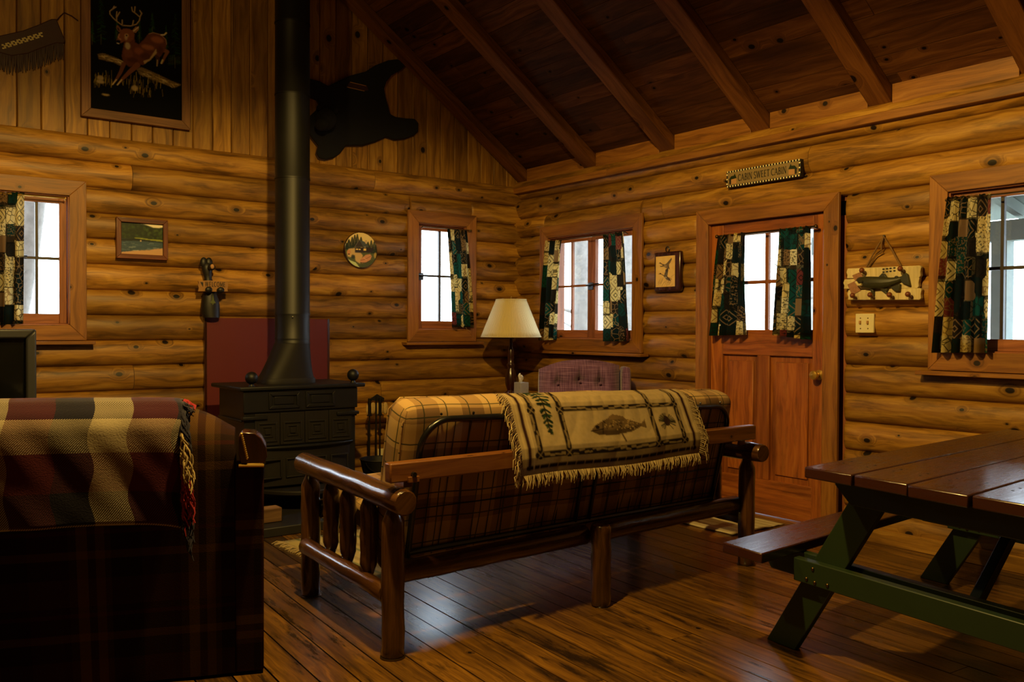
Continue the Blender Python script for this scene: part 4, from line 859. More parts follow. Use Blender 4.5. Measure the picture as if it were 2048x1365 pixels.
mb = MB(); mb.prism([q(*p) for p in ((505, 290), (625, 318), (635, 345), (605, 352), (485, 322))], .035, .04, fA); mb.build('name_strip', M['leather'], BH)
for a, b in (((508, 290), (618, 316)), ((488, 324), (606, 351))): mb = MB(); mb.tube([fA(*q(*a), .042), fA(*q(*b), .042)], .0025, 6); mb.build('strip_edge', M['brass'], BH)
# fringed leather
q = lambda x, y: PA(x/8.533, y/8.533, .03)
FL = thing('fringed_leather', fA(*q(500, 700), .01), 'fringed brown leather pouch with beadwork hanging left of the deer painting', 'leather pouch')
top = [(-260, 690), (0, 605), (400, 515), (640, 425), (880, 320), (965, 318)]; bot = [(1120, 700), (1085, 745), (960, 735), (620, 855), (480, 915), (200, 955), (0, 900), (-260, 880)]
mb = MB(); mb.prism([q(*p) for p in top+bot], .008, .03, fA); mb.build('pouch', M['leather'], FL, bevel=.006)
rr = random.Random(4); N_ = 56
def botline(x):
    pts = sorted([(1100, 730), (960, 735), (620, 855), (480, 915), (200, 955), (0, 900), (-260, 880)]); return np.interp(x, [p[0] for p in pts], [p[1] for p in pts])
for k in range(N_):
    x = -250+k*(1350/N_); y = botline(x); l = rr.uniform(260, 320)
    mb = MB(); d = rr.uniform(-14, 14); a, b = q(x, y-10), q(x+d, y+l); c = q(x+d*.4+rr.uniform(-6, 6), y+l*.5)
    mb.tube([fA(*a, .022), fA(*c, .022+rr.uniform(-.005, .008)), fA(*b, .02)], [.005, .0055, .003], 5); mb.build('fringe_strip', M['leather'], FL)
mb = MB()
for k in range(22):
    u = k/21; x = 50+u*660; y = 800-u*205
    for v in (-28, 0, 28):
        if (k+int(v/28)) % 3: c = q(x+v*.2, y+v); mb.prism([(c[0]-.006, c[1]-.005), (c[0]+.006, c[1]-.003), (c[0]+.006, c[1]+.006), (c[0]-.006, c[1]+.005)], .03, .034, fA)
mb.build('beadwork', plain('cream_beads', L(206, 186, 120), .5), FL)
mb = MB(); mb.tube([fA(*q(980, 330), .02), fA(*q(1040, 260), .015), fA(*q(1105, 200), .012), fA(*q(1230, 260), .015), fA(*q(1340, 340), .015)], .004, 6); mb.build('cord', M['leather'], FL)
# red heat shield behind the stove
a = PA(409, 636, .06); b = PA(656, 900, .06)
HS = thing('heat_shield', fA((a[0]+b[0])/2, 0, .06), 'dark red painted heat shield on the log wall behind the stove', 'heat shield')
mb = MB(); mb.prism([(a[0], 0.0), (b[0], 0.0), (b[0], a[1]), (a[0], a[1])], .062, .072, fA); mb.build('panel', M['red_panel'], HS)
for x in (a[0]-.006, b[0]-.012): mb = MB(); mb.prism([(x, 0), (x+.018, 0), (x+.018, a[1]), (x, a[1])], .054, .0745 if x > a[0] else .078, fA); mb.build('edge_strip', M['dark_wood'], HS)
# welcome bear
q = lambda x, y: PA(380+x/9.1, 500+y/9.1, .13); zb = a[1]+.001; k_ = abs(q(400, 500)[1]-q(400, 501)[1]); bx = q(400, 1000)[0]
WB = thing('welcome_bear', fA(bx, zb, .105), 'small black bear figure holding a WELCOME board on the heat shield edge', 'figurine')
wz = lambda y: zb+(1215-y)*k_
yb = .10; P3 = lambda x, y, dy=0: (q(x, 700)[0], -(yb+dy), wz(y))
mb = MB(); ring = []
for y, rx, cx_ in ((1215, 150, 410), (1150, 165, 400), (1000, 168, 395), (880, 150, 392), (760, 118, 385), (640, 92, 375), (560, 84, 362), (500, 68, 352), (430, 78, 342), (350, 96, 336), (290, 94, 336), (235, 74, 336), (205, 30, 336)):
    c = P3(cx_, y); ring.append([(c[0]+rx*k_*math.cos(t), c[1]+min(.05, rx*k_*.85)*math.sin(t), c[2]) for t in np.linspace(0, 2*PI, 19)])
mb.grid(ring); mb.face(list(range(18)), [(0, 0)]*18)
for x in (275, 370): c = P3(x, 215, 0); mb.ball(c, (.027, .02, .04), 12, 8)
mb.build('body', M['black_paint'], WB, smooth=70)
mb = MB(); c = P3(375, 300, .05); mb.ball(c, (.028, .03, .024), 12, 8); sn_ = mb.build('snout', M['black_paint'], WB, smooth=80)
mb = MB(); c = P3(372, 292, .072); mb.ball(c, (.015, .012, .018), 12, 8); mb.build('muzzle_patch', M['tan'], WB, smooth=80)
for x in (300, 520):
    mb = MB(); mb.tube([P3(320 if x == 300 else 450, 640, .02), P3(x+(14 if x == 300 else -14), 735, .06), P3(x, 725, .075)], [.022, .022, .02], 10); mb.ball(P3(x, 712, .082), (.026, .016, .022), 12, 8); mb.build('paw', M['black_paint'], WB, smooth=80)
mb = MB(); pts = [(120, 560), (300, 545), (520, 548), (660, 560), (668, 640), (655, 700), (665, 735), (560, 742), (400, 748), (250, 745), (120, 750), (135, 690), (115, 640), (135, 600)]
mb.prism([(P3(x, y)[0], P3(x, y)[2]) for x, y in pts], .150, .166, fA); mb.build('board', plain('bark_board', L(150, 108, 60), .7, noise=.3, nscale=30), WB, bevel=.003)
wx, wz_ = P3(245, 655)[0], P3(245, 655)[2]; lm, wt = letters('WELCOME', 88*k_, .10, lambda u, v, h: fA(u, v, .166+h), 0, 0, .002, .17, False); s_ = (390*k_*.96)/wt
lm, _ = letters('WELCOME', 88*k_, .10, lambda u, v, h: fA(wx+u*s_, wz_+v, .166+h), 0, 0, .002, .17, False); lm.build('lettering', M['letter'], WB, smooth=0)
mb = MB(); mb.prism([(P3(x, y)[0], P3(x, y)[2]) for x, y in ((160, 580), (210, 580), (205, 665))], .166, .169, fA); mb.build('leaf_mark', M['letter'], WB)
mb = MB(); mb.prism([(P3(x, y)[0], P3(x, y)[2]) for x, y in ((400, 790), (420, 900), (455, 950), (410, 960), (405, 985), (395, 985), (390, 960), (345, 950), (385, 900))], .145, .152, fA); mb.build('pine_mark', plain('pine_green', L(84, 92, 44), .7), WB)
# wall outlet
c = PA(764, 912, .06); OU = thing('wall_outlet', fA(c[0], c[1]-.06, .055), 'cream wall outlet with a black plug beside the fireplace tools', 'outlet')
mb = MB(); mb.prism([(c[0]-.036, c[1]-.058), (c[0]+.036, c[1]-.058), (c[0]+.036, c[1]+.058), (c[0]-.036, c[1]+.058)], .045, .06, fA); mb.build('plate', M['white_plastic'], OU, bevel=.003)
mb = MB(); mb.tube([fA(c[0]+.003, c[1]-.022, .06), fA(c[0]+.005, c[1]-.022, .095)], .017, 12); mb.tube([fA(c[0]+.005, c[1]-.022, .095), fA(c[0]+.03, c[1]-.06, .11), fA(c[0]+.04, c[1]-.2, .09), fA(c[0]+.1, .03, .12)], .004, 6); mb.build('plug', M['black_metal'], OU)
# ------------------------------------------------------------------ rounded cushions
def rbox(mb, c, hx, r, seg=(16, 12, 6), bulge=0.0, F=None, noise=0, seed=0):
    """rounded box: centre c, half sizes hx, corner radius r; F maps local -> world"""
    hx = np.array(hx, float); rg = np.random.default_rng(seed); ph = rg.uniform(0, 6, 6)
    def pt(p):
        p = np.array(p); inner = np.clip(p, -(hx-r), hx-r); d = p-inner; l = np.linalg.norm(d); q = inner+(d/l*r if l > 1e-9 else 0)
        t = q/hx
        for a in range(3):
            o = [k for k in range(3) if k != a]; q[a] += np.sign(t[a])*abs(t[a])*bulge*max(0, 1-t[o[0]]**2)*max(0, 1-t[o[1]]**2)
        if noise: q = q+noise*np.array([math.sin(q[1]*17+ph[0])*math.sin(q[2]*23+ph[1]), math.sin(q[0]*11+ph[2])*math.sin(q[2]*19+ph[3]), math.sin(q[0]*13+ph[4])*math.sin(q[1]*15+ph[5])])
        q = q+np.array(c); return F(*q) if F else tuple(q)
    for a in range(3):
        o = [k for k in range(3) if k != a]; n0, n1 = seg[o[0]], seg[o[1]]
        for s in (-1, 1):
            def lin_(n, h):   # denser near the edges
                k = np.linspace(-1, 1, n+1); return np.sign(k)*np.abs(k)**.8*h
            A, B = lin_(n0, hx[o[0]]), lin_(n1, hx[o[1]]); P = []; U = []
            for x in A:
                row = []; ur = []
                for y in B:
                    p = [0, 0, 0]; p[a] = s*hx[a]; p[o[0]] = x; p[o[1]] = y; row.append(pt(p)); ur.append((x+c[o[0]], y+c[o[1]]) if a != 0 else (y+c[o[1]]*0+.3, x+c[o[0]]))
                P.append(row); U.append(ur)
            mb.grid(P, U)
    return mb
def weld(o, d=.0004):
    bm = bmesh.new(); bm.from_mesh(o.data); bmesh.ops.remove_doubles(bm, verts=bm.verts, dist=d); bmesh.ops.recalc_face_normals(bm, faces=bm.faces); bm.to_mesh(o.data); bm.free()
    o.data.polygons.foreach_set('use_smooth', [True]*len(o.data.polygons)); return o

# ------------------------------------------------------------------ wood stove
SY = -.95
xl, xr = onY(480, 772, SY)[0], onY(731, 768, SY)[0]; bl, br = onY(487, 840, -.93)[0], onY(715, 840, -.93)[0]
zt = .888; xc = (xl+xr)/2
ST = thing('wood_stove', (xc, -.66, .06), 'black cast iron wood stove with panelled doors and ball finials before the red shield', 'stove')
def st(name, fn, mat='iron', bevel=.004, **k): mb = MB(); fn(mb); return mb.build(name, M[mat], ST, bevel=bevel, **k)
st('top_plate', lambda m: m.box(xl, xr, SY, -.36, zt-.028, zt), bevel=.008)
st('body', lambda m: m.box(bl+.01, br-.01, -.915, -.42, .2, zt-.03))
st('upper_band', lambda m: (m.box(bl, br, -.93, -.9, .715, zt-.03), m.box(bl-.008, bl+.16, -.942, -.9, .668, .69), m.box(br-.16, br+.008, -.942, -.9, .668, .69)))
for k in range(2):
    a = bl+.17+k*(br-bl-.30)/2; w = (br-bl-.30)/2-.045
    def fn(m, a=a, w=w):
        casing(m, fA, a, a+w, .735, zt-.045, .022, .93, .942); m.prism([(a+.04, .762), (a+w-.04, .762), (a+w-.04, zt-.072), (a+.04, zt-.072)], .928, .936, fA)
    st('raised_panel', fn, bevel=.003)
dl, dr_ = bl+.075, br-.04
for k in range(4):
    w = (dr_-dl)/4; a = dl+k*w
    def fn(m, a=a, w=w):
        m.prism([(a+.003, .49), (a+w-.003, .49), (a+w-.003, .705), (a+.003, .705)], .915, .926, fA)
        casing(m, fA, a+.022, a+w-.022, .515, .645, .012, .926, .934); casing(m, fA, a+.05, a+w-.05, .545, .62, .01, .926, .932); m.prism([(a+.07, .565), (a+w-.07, .565), (a+w-.07, .6), (a+.07, .6)], .926, .935, fA)
        m.prism([(a+.022, .49), (a+w-.022, .49), (a+w-.022, .503), (a+.022, .503)], .926, .933, fA)
    st('door_leaf', fn, 'iron_soot', bevel=.002)
def bow(a, b, y0, y1, n=18): return [(a, y0)]+[(a+(b-a)*t, y0+(y1-y0)*math.sin(PI*t)**.55) for t in np.linspace(.02, .98, n)]+[(b, y0)]
st('door_ledge', lambda m: m.prism(bow(bl+.05, br-.015, -.90, -.985), .468, .484, lambda a, b, h: (a, b, h)), bevel=.004)
def lower(m):
    m.prism(bow(bl+.06, br-.03, -.90, -.955), .215, .468, lambda a, b, h: (a, b, h))
    for k in range(4): a = dl+.03+k*(dr_-dl-.06)/4; casing(m, fA, a+.015, a+(dr_-dl-.06)/4-.015, .27, .40, .01, .945, .962)
st('fire_front', lower, 'iron_soot', bevel=.003)
st('apron_shelf', lambda m: m.prism(bow(bl-.02, br+.02, -.42, -1.14), .165, .198, lambda a, b, h: (a, b, h)), 'iron_soot', bevel=.008)
for x in (bl+.06, br-.06):
    for y in (-.86, -.46): st('foot', lambda m: m.lathe([(.035, .06), (.028, .08), (.022, .12), (.035, .166)], 12, (x, y, 0)))
for px, py in ((503, 757), (706, 753)):
    c = onY(px, py, -.9); st('ball_finial', lambda m: (m.ball((c[0], -.9, zt+.056), .042, 20, 12), m.lathe([(.022, zt), (.014, zt+.012), (.014, zt+.02)], 14, (c[0], -.9, 0))), bevel=0, smooth=60)
for x_ in (br+.004, bl-.004): st('side_rail', lambda m: m.tube([(x_, -.9, .66), (x_, -.45, .66)], .008, 8), 'iron')
# flue boot belongs to the pipe
PY = -.66; c0 = onY(582, 700, PY); pxl, pxr = onY(552, 500, PY)[0], onY(617, 500, PY)[0]; pr = (pxr-pxl)/2; pc = (pxl+pxr)/2
b0, b1 = onY(530, 762, PY-.1)[0], onY(634, 762, PY-.1)[0]
SPp = thing('stovepipe', (pc, PY, zt), 'tall black stovepipe rising from the wood stove to the ceiling', 'stovepipe')
mb = MB(); rings = []
for t in np.linspace(0, 1, 14):
    e = t**.75; ring = []
    for a in np.linspace(0, 2*PI, 41):
        ca_, sa_ = math.cos(a), math.sin(a); sq = lambda v: math.copysign(abs(v)**.55, v)
        ring.append(((b0+b1)/2*(1-t)+pc*t+((b1-b0)/2*sq(ca_))*(1-e)+pr*ca_*e, PY+(.125*sq(sa_))*(1-e)+pr*sa_*e, zt+.035+t*(1.175-zt-.035)))
    rings.append(ring)
mb.grid(rings); mb.build('boot', M['iron_soot'], SPp, smooth=50)
mb = MB(); rings = []
for z, k in ((zt+.0005, 1.03), (zt+.03, 1.03), (zt+.038, .99)): rings.append([((b0+b1)/2+(b1-b0)/2*k*math.copysign(abs(math.cos(a))**.5, math.cos(a)), PY+.128*k*math.copysign(abs(math.sin(a))**.5, math.sin(a)), z) for a in np.linspace(0, 2*PI, 41)])
mb.grid(rings); mb.build('boot_flange', M['iron_soot'], SPp, smooth=50)
zs = [1.165]+[onY(584, y, PY)[2] for y in (679, 630, 360, 193, 50)]+[4.46]
for k, (a, b) in enumerate(zip(zs[:-1], zs[1:])):
    mb = MB(); mb.lathe([(pr+.0025, a), (pr+.0025, a+.012), (pr, a+.016), (pr-.001, b)], 36, (pc, PY, 0), cap=False); mb.build('pipe_section', M['pipe'], SPp, smooth=50)
mb = MB(); c = onY(585, 634, PY-pr); mb.ball((c[0], PY-pr-.002, c[2]), .005, 8, 6); mb.build('rivet', plain('bright_rivet', L(200, 196, 186), .3, metal=1), SPp)
# hearth and wood block
hx0, hy0 = onZ(527, 1078)[:2]
HE = MB(); HE.box(hx0-.25, br+.12, hy0, -.085, 0, .058); HE.build('hearth', M['slate'], bevel=.006, label='dark slate hearth slab under the wood stove', cat='hearth')
c = onZ(543, 1046, .06)
WBk = MB(); WBk.box(c[0]-.09, c[0]+.07, c[1], c[1]+.1, .059, .148); WBk.build('wood_block', M['fire_wood'], bevel=.006, label='short pale wood block lying on the hearth left of the futon arm', cat='wood block')

# ------------------------------------------------------------------ fireplace tools and ash bucket
c = onY(752, 900, -.30); tx, ty = c[0], -.30
FT = thing('fireplace_tools', (tx, ty, 0), 'black fireplace tool set with long handles and straw brush beside the stove', 'fireplace tools')
h_ = onY(752, 800, ty)[2]
mb = MB(); mb.lathe([(.11, 0), (.11, .012), (.05, .03), (.012, .04)], 20, (tx, ty, 0)); mb.build('base', M['black_metal'], FT)
mb = MB(); mb.tube([(tx, ty, .02), (tx, ty, h_+.03)], .007, 8); mb.build('pole', M['black_metal'], FT)
mb = MB(); mb.prism([(tx-.07, h_), (tx+.01, h_+.045), (tx+.075, h_+.01), (tx+.07, h_-.02), (tx-.03, h_-.005), (tx-.075, h_-.03)], -ty-.006, -ty+.0, fA); mb.build('hanger_plate', M['iron_soot'], FT, bevel=.002)
for x, y, n in ((739, .02, 'shovel'), (760, .02, 'poker')):
    q = onY(x, 850, ty-y)
    mb = MB(); mb.tube([(q[0], ty-y, h_-.12), (q[0], ty-y, h_+.015)], .013, 8); mb.lathe([(.018, h_-.125), (.024, h_-.121), (.018, h_-.115)], 12, (q[0], ty-y, 0)); g_ = mb.build(n+'_handle', M['black_metal'], FT)
    mb = MB(); mb.tube([(q[0], ty-y, .1), (q[0], ty-y, h_-.11)], .006, 8)
    if n == 'shovel': mb.tube([(q[0]-.016, ty-y-.008, .1), (q[0]-.016, ty-y-.008, h_-.16)], .005, 8); mb.box(q[0]-.05, q[0]+.04, ty-y-.01, ty-y-.004, .09, .19)
    else: mb.tube([(q[0], ty-y, .11), (q[0]+.04, ty-y, .16)], .006, 8)
    mb.build(n+'_rod', M['black_metal'], g_)
mb = MB(); q = onY(752, 820, ty+.05)
for k in range(5): mb.ball((q[0]-.075+.037*k, ty+.03, h_-.075+.006*(k % 2)), (.026, .016, .05), 10, 8)
mb.build('straw_brush', M['straw'], FT, smooth=80)
c = onZ(752, 1000, 0); ty2 = -.62; q = onY(760, 930, ty2); bx = q[0]; bz = onY(760, 918, ty2)[2]
AB = thing('ash_bucket', (bx, ty2, .0), 'dark metal ash bucket with flared lip on the floor beside the stove', 'bucket')
mb = MB(); mb.lathe([(.10, .0), (.115, .14), (.135, bz*.72), (.15, bz), (.146, bz), (.13, bz*.72), (.11, .14), (.095, .012), (0, .012)], 24, (bx, ty2, 0), cap=False); mb.build('bucket', M['iron'], AB, smooth=50)
mb = MB(); mb.tube([(bx+.15*math.cos(t), ty2+.15*math.sin(t), bz) for t in np.linspace(0, 2*PI, 29)[:-1]], .005, 6, closed=True); mb.build('rim', M['iron_soot'], AB)
mb = MB(); mb.tube([(bx+.152*math.cos(t), ty2-.06-.05*math.sin(t), bz-.01-.09*math.sin(t)) for t in np.linspace(0, PI, 15)], .004, 6); mb.build('bail_handle', M['black_metal'], AB)

# ------------------------------------------------------------------ television on a stand
tr_ = onY(73, 659, -1.0); X1 = tr_[0]; Z1 = tr_[2]; X0 = X1-.74; Z0 = Z1-.6; bz_ = .052
TVT = thing('television', ((X0+X1)/2, -.75, Z0), 'old black tube television at the left edge below the far left window', 'television')
mb = MB(); casing(mb, fA, X0, X1, Z0, Z1, bz_, .93, 1.0); mb.build('bezel', M['tv'], TVT, bevel=.01)
mb = MB(); n = 14; mb.grid([[(X0+bz_+(X1-X0-2*bz_)*i/n, -.955-.018*(1-(2*i/n-1)**2)*(1-(2*j/n-1)**2), Z0+bz_+(Z1-Z0-2*bz_)*j/n) for j in range(n+1)] for i in range(n+1)]); mb.build('screen', M['screen'], TVT, smooth=80)
mb = MB(); mb.prism([(X0+.01, -.93), (X1-.01, -.93), (X1-.05, -.7), (X1-.18, -.44), (X0+.18, -.44), (X0+.05, -.7)], Z0+.02, Z1-.015, lambda a, b, h: (a, b, h)); mb.build('housing', M['tv'], TVT, bevel=.02)
TS = thing('television_stand', ((X0+X1)/2, -.75, 0), 'dark wooden stand carrying the television', 'stand')
mb = MB(); mb.box(X0-.04, X1+.01, -1.0, -.38, Z0-.035, Z0-.001); mb.build('top', M['frame_wood'], TS, bevel=.004)
for x in (X0-.02, X1-.03): mb = MB(); mb.box(x, x+.03, -.98, -.4, 0, Z0-.035); mb.build('side_panel', M['frame_wood'], TS, bevel=.003)
mb = MB(); mb.box(X0+.01, X1-.03, -.96, -.42, .25, .275); mb.build('shelf', M['frame_wood'], TS, bevel=.003)

# ------------------------------------------------------------------ table lamp, side table, tissues
LY = -.52; lc = onY(1022, 673, LY); lx = lc[0]; zb = onY(1022, 674, LY)[2]; ztp = onY(1028, 600, LY)[2]
rb = (onY(1078, 673, LY)[0]-onY(967, 673, LY)[0])/2*.87; rt = (onY(1056, 600, LY)[0]-onY(1001, 600, LY)[0])/2*.87
TZ = .70
ET = thing('side_table', (lx, LY-.03, 0), 'round dark side table in the corner under the lamp', 'side table')
mb = MB(); mb.lathe([(.24, TZ-.03), (.255, TZ-.024), (.255, TZ-.006), (.25, TZ)], 36, (lx, LY-.03, 0)); mb.build('tabletop', M['dark_wood'], ET, smooth=40)
mb = MB(); mb.lathe([(.04, .08), (.028, .2), (.045, .34), (.025, .5), (.05, TZ-.03)], 18, (lx, LY-.03, 0)); mb.build('column', M['dark_wood'], ET, smooth=60)
for k in range(3):
    a = 2*PI*k/3+.4; mb = MB(); mb.tube([(lx, LY-.03, .14), (lx+.12*math.cos(a), LY-.03+.12*math.sin(a), .09), (lx+.22*math.cos(a), LY-.03+.22*math.sin(a), .016)], [.024, .02, .016], 10); mb.build('leg', M['dark_wood'], ET)
mb = MB(); mb.lathe([(0.001, TZ+.004), (.262, TZ+.004), (.27, TZ-.01), (.272, TZ-.07), (.269, TZ-.07), (.266, TZ-.01), (.2, TZ+.001)], 40, (lx, LY-.03, 0), cap=False); mb.build('table_cloth', M['red_cloth'], smooth=60, label='red cloth covering the round side table', cat='tablecloth')
TL2 = thing('table_lamp', (lx, LY, TZ+.005), 'table lamp with a cream pleated shade in the corner beside the purple armchair', 'lamp')
mb = MB(); mb.lathe([(.075, TZ+.005), (.075, TZ+.02), (.05, TZ+.035), (.03, TZ+.05), (.045, TZ+.09), (.052, TZ+.14), (.042, TZ+.2), (.028, TZ+.235), (.026, TZ+.245), (.036, TZ+.262), (.036, TZ+.272), (.024, TZ+.285), (.03, TZ+.33), (.026, TZ+.40), (.014, TZ+.43), (.012, zb+.03)], 24, (lx, LY, 0)); mb.build('turned_base', M['dark_wood'], TL2, smooth=50)
mb = MB(); n = 110; P = []; U = []
for t in np.linspace(0, 1, 9):
    r = rb+(rt-rb)*t; P.append([(lx+(r+.0018*(k % 2))*math.cos(2*PI*k/n), LY+(r+.0018*(k % 2))*math.sin(2*PI*k/n), zb+(ztp-zb)*t) for k in range(n+1)]); U.append([(k/n, t) for k in range(n+1)])
mb.grid(P, U); LSH = mb.build('lamp_shade', M['shade'], TL2, solid=.002)
for r, z in ((rb, zb), (rt, ztp)): mb = MB(); mb.tube([(lx+(r+.001)*math.cos(t), LY+(r+.001)*math.sin(t), z) for t in np.linspace(0, 2*PI, 49)[:-1]], .005, 6, closed=True); mb.build('shade_trim', M['shade'], LSH)
mb = MB(); mb.tube([(lx-rt, LY, ztp-.01), (lx, LY, ztp-.005), (lx+rt, LY, ztp-.01)], .003, 6); mb.tube([(lx, LY, zb+.02), (lx, LY, ztp)], .004, 6); mb.lathe([(.008, ztp), (.004, ztp+.01), (.009, ztp+.018), (.002, ztp+.034)], 10, (lx, LY, 0)); mb.build('harp_and_finial', M['brass'], TL2)
mb = MB(); mb.ball((lx, LY, zb+.11), (.032, .032, .05), 14, 10); mb.build('bulb', plain('frosted_bulb', L(220, 214, 200), .3), TL2)
tq = onY(1044, 772, LY-.16); tb = thing('tissue_box', (tq[0], LY-.16, TZ+.005), 'grey tissue box with a white tissue beside the lamp base', 'tissue box')
mb = MB(); mb.box(tq[0]-.048, tq[0]+.042, LY-.2, LY-.11, TZ+.0055, TZ+.125); mb.build('box', M['tissue_box'], tb, bevel=.004)
mb = MB(); mb.grid([[(tq[0]-.03+.045*a/5*(1-.4*b/5)+.012*math.sin(a*2+b), LY-.155+.014*math.sin(a*1.7+b*.8), TZ+.118+.075*b/5+.01*math.sin(a)) for b in range(6)] for a in range(6)]); mb.build('tissue', M['tissue'], tb, solid=.002, smooth=80)

# ------------------------------------------------------------------ purple armchair
ac = onZ(1158, 719, 1.0); cx_, cy_ = -.62, -1.28
d_ = _ray(1158, 719); k_ = (1.0-CAM[2])/d_[2]
dep = 6.78; pc_ = CAM+d_*(dep/FPX); cx_, cy_, topz = pc_[0], pc_[1], pc_[2]
th = math.atan2(CAM[1]-cy_, CAM[0]-cx_)+.10; fx, fy = math.cos(th), math.sin(th); sx_, sy_ = -fy, fx   # f: chair faces; s: its left
if sx_*R2[0]+sy_*R2[1] < 0: sx_, sy_ = -sx_, -sy_
AC = lambda a, b, z: (cx_+sx_*a+fx*b, cy_+sy_*a+fy*b, z)
CH = thing('armchair', (cx_, cy_, 0), 'mauve tweed armchair with a buttoned back under the two-sash window', 'armchair')
hw = 160/FPX*dep/2
def back_top(a): t = a/hw; return topz-.045*abs(t)**2.2-.03*max(0, -t)**2
P = []; U = []; NB = 40
tuft = [(-.55, .16), (.0, .165), (.50, .17), (-.28, .36), (.25, .36)]
for i in range(NB+1):
    a = -hw+2*hw*i/NB; row = []; ur = []
    for j in range(34):
        v = j/33; zt_ = back_top(a); z = zt_-(zt_-.40)*v
        edge = max(0, 1-(abs(a)/hw)**6)*min(1, (v+.02)*9)**.5
        b = .02+.10*edge+.03*v
        for tu, tv in tuft:
            dd = math.hypot(a-tu*hw, (zt_-z)-tv); b -= .055*math.exp(-(dd/.035)**2)+.02*math.exp(-(dd/.09)**2)
            if tv < .2: b -= .018*math.exp(-((a-tu*hw)/.012)**2)*(1 if (zt_-z) < tv else 0)*min(1, (zt_-z)/.05)
        b -= .02*math.exp(-(((zt_-z)-.167)/.012)**2)*max(0, 1-(abs(a)/(hw*.56))**8)
        row.append(AC(a, b, z)); ur.append((a, z))
    P.append(row); U.append(ur)
mb = MB(); mb.grid(P, U)
for i in range(NB):      # top and rear
    pass
mb.grid([[P[i][0], AC(-hw+2*hw*i/NB, -.03, back_top(-hw+2*hw*i/NB)-.012), AC(-hw+2*hw*i/NB, -.10, back_top(-hw+2*hw*i/NB)-.06), AC(-hw+2*hw*i/NB, -.12, .3)] for i in range(NB+1)], [[U[i][0], (U[i][0][0], U[i][0][1]+.05), (U[i][0][0], U[i][0][1]+.12), (U[i][0][0], 2)] for i in range(NB+1)])
for s_, i in ((-1, 0), (1, NB)): mb.grid([[P[i][j], AC(s_*hw, -.03-.09*min(1, j/6), U[i][j][1])] for j in range(34)])
o = mb.build('backrest', M['tweed'], CH, smooth=60)
for tu, tv in tuft: mb = MB(); a = tu*hw; zt_ = back_top(a); mb.ball(AC(a, .085 if tv < .3 else .1, zt_-tv), .011, 10, 6); mb.build('button', M['tweed'], CH)
mb = MB(); rbox(mb, (0, .38, .37), (hw-.02, .32, .09), .05, (10, 10, 4), .02, AC); weld(mb.build('seat', M['tweed'], CH))
for s_ in (-1, 1):
    mb = MB(); rbox(mb, (s_*(hw+.055), .26, .36), (.055, .36, .24), .05, (4, 12, 8), 0, AC); weld(mb.build('arm', M['tweed'], CH))
mb = MB(); rbox(mb, (hw+.05, -.01, .66), (.035, .10, topz-.055-.66), .03, (4, 6, 10), 0, AC); weld(mb.build('wing', M['tweed'], CH))
for a in (-hw, hw):
    for b in (-.05, .6): mb = MB(); p = AC(a, b, 0); mb.lathe([(.018, 0), (.026, .12)], 10, (p[0], p[1], 0)); mb.build('leg', M['dark_wood'], CH)

# ------------------------------------------------------------------ rugs
def flat_rug(name, corners, mat, label, sides, fl=.07):
    mb = MB(); n = 14; c = [np.array(p) for p in corners]; P = []; U = []
    lu = np.linalg.norm(c[1]-c[0]); lv = np.linalg.norm(c[3]-c[0]); rr = random.Random(1)
    for i in range(n+1):
        P.append([(*((c[0]*(1-i/n)+c[1]*i/n)*(1-j/n)+(c[3]*(1-i/n)+c[2]*i/n)*j/n), .006+.002*math.sin(i*1.7+j)) for j in range(n+1)]); U.append([(lu*i/n, lv*j/n) for j in range(n+1)])
    t = thing(name, (*(sum(c)/4), 0), label, 'rug')
    mb.grid(P, U); mb.build('woven_field', M[mat], t, solid=.006, smooth=80)
    if not sides: return
    mb = MB()
    for a, b in sides:
        p, q = c[a], c[b]; m = int(np.linalg.norm(q-p)/.014); mid = sum(c)/4; nn = (p+q)/2-mid; e = (q-p)/np.linalg.norm(q-p); nn = nn-e*(nn@e); nn /= np.linalg.norm(nn)
        for k in range(m):
            s = p+(q-p)*(k+.5)/m; w = e*rr.uniform(-.02, .02); l = fl*rr.uniform(.7, 1.1)
            mb.tube([(*s, .006), (*(s+nn*l*.5+w), .008+rr.uniform(0, .006)), (*(s+nn*l+w*.4), .004)], [.0035, .003, .002], 4, cap=False)
    mb.build('fringe', M['fringe'], t, smooth=80, kind='stuff')
rc = onZ(566, 1086)[:2]
flat_rug('rag_rug', [rc, rc+np.array([1.7, .05]), rc+np.array([1.75, -1.0]), rc+np.array([.06, -1.05])], 'rug', 'cream and green rag rug with fringe in front of the stove, under the futon', [(0, 3), (1, 2)])
ma = onZ(1572, 1050)[:2]; mb_ = onZ(1395, 1042)[:2]
flat_rug('door_mat', [np.array([-.62, -3.05]), np.array([-.10, -3.05]), np.array([-.10, -2.36]), np.array([-.62, -2.36])], 'mat', 'pale striped door mat in front of the cabin door', [])

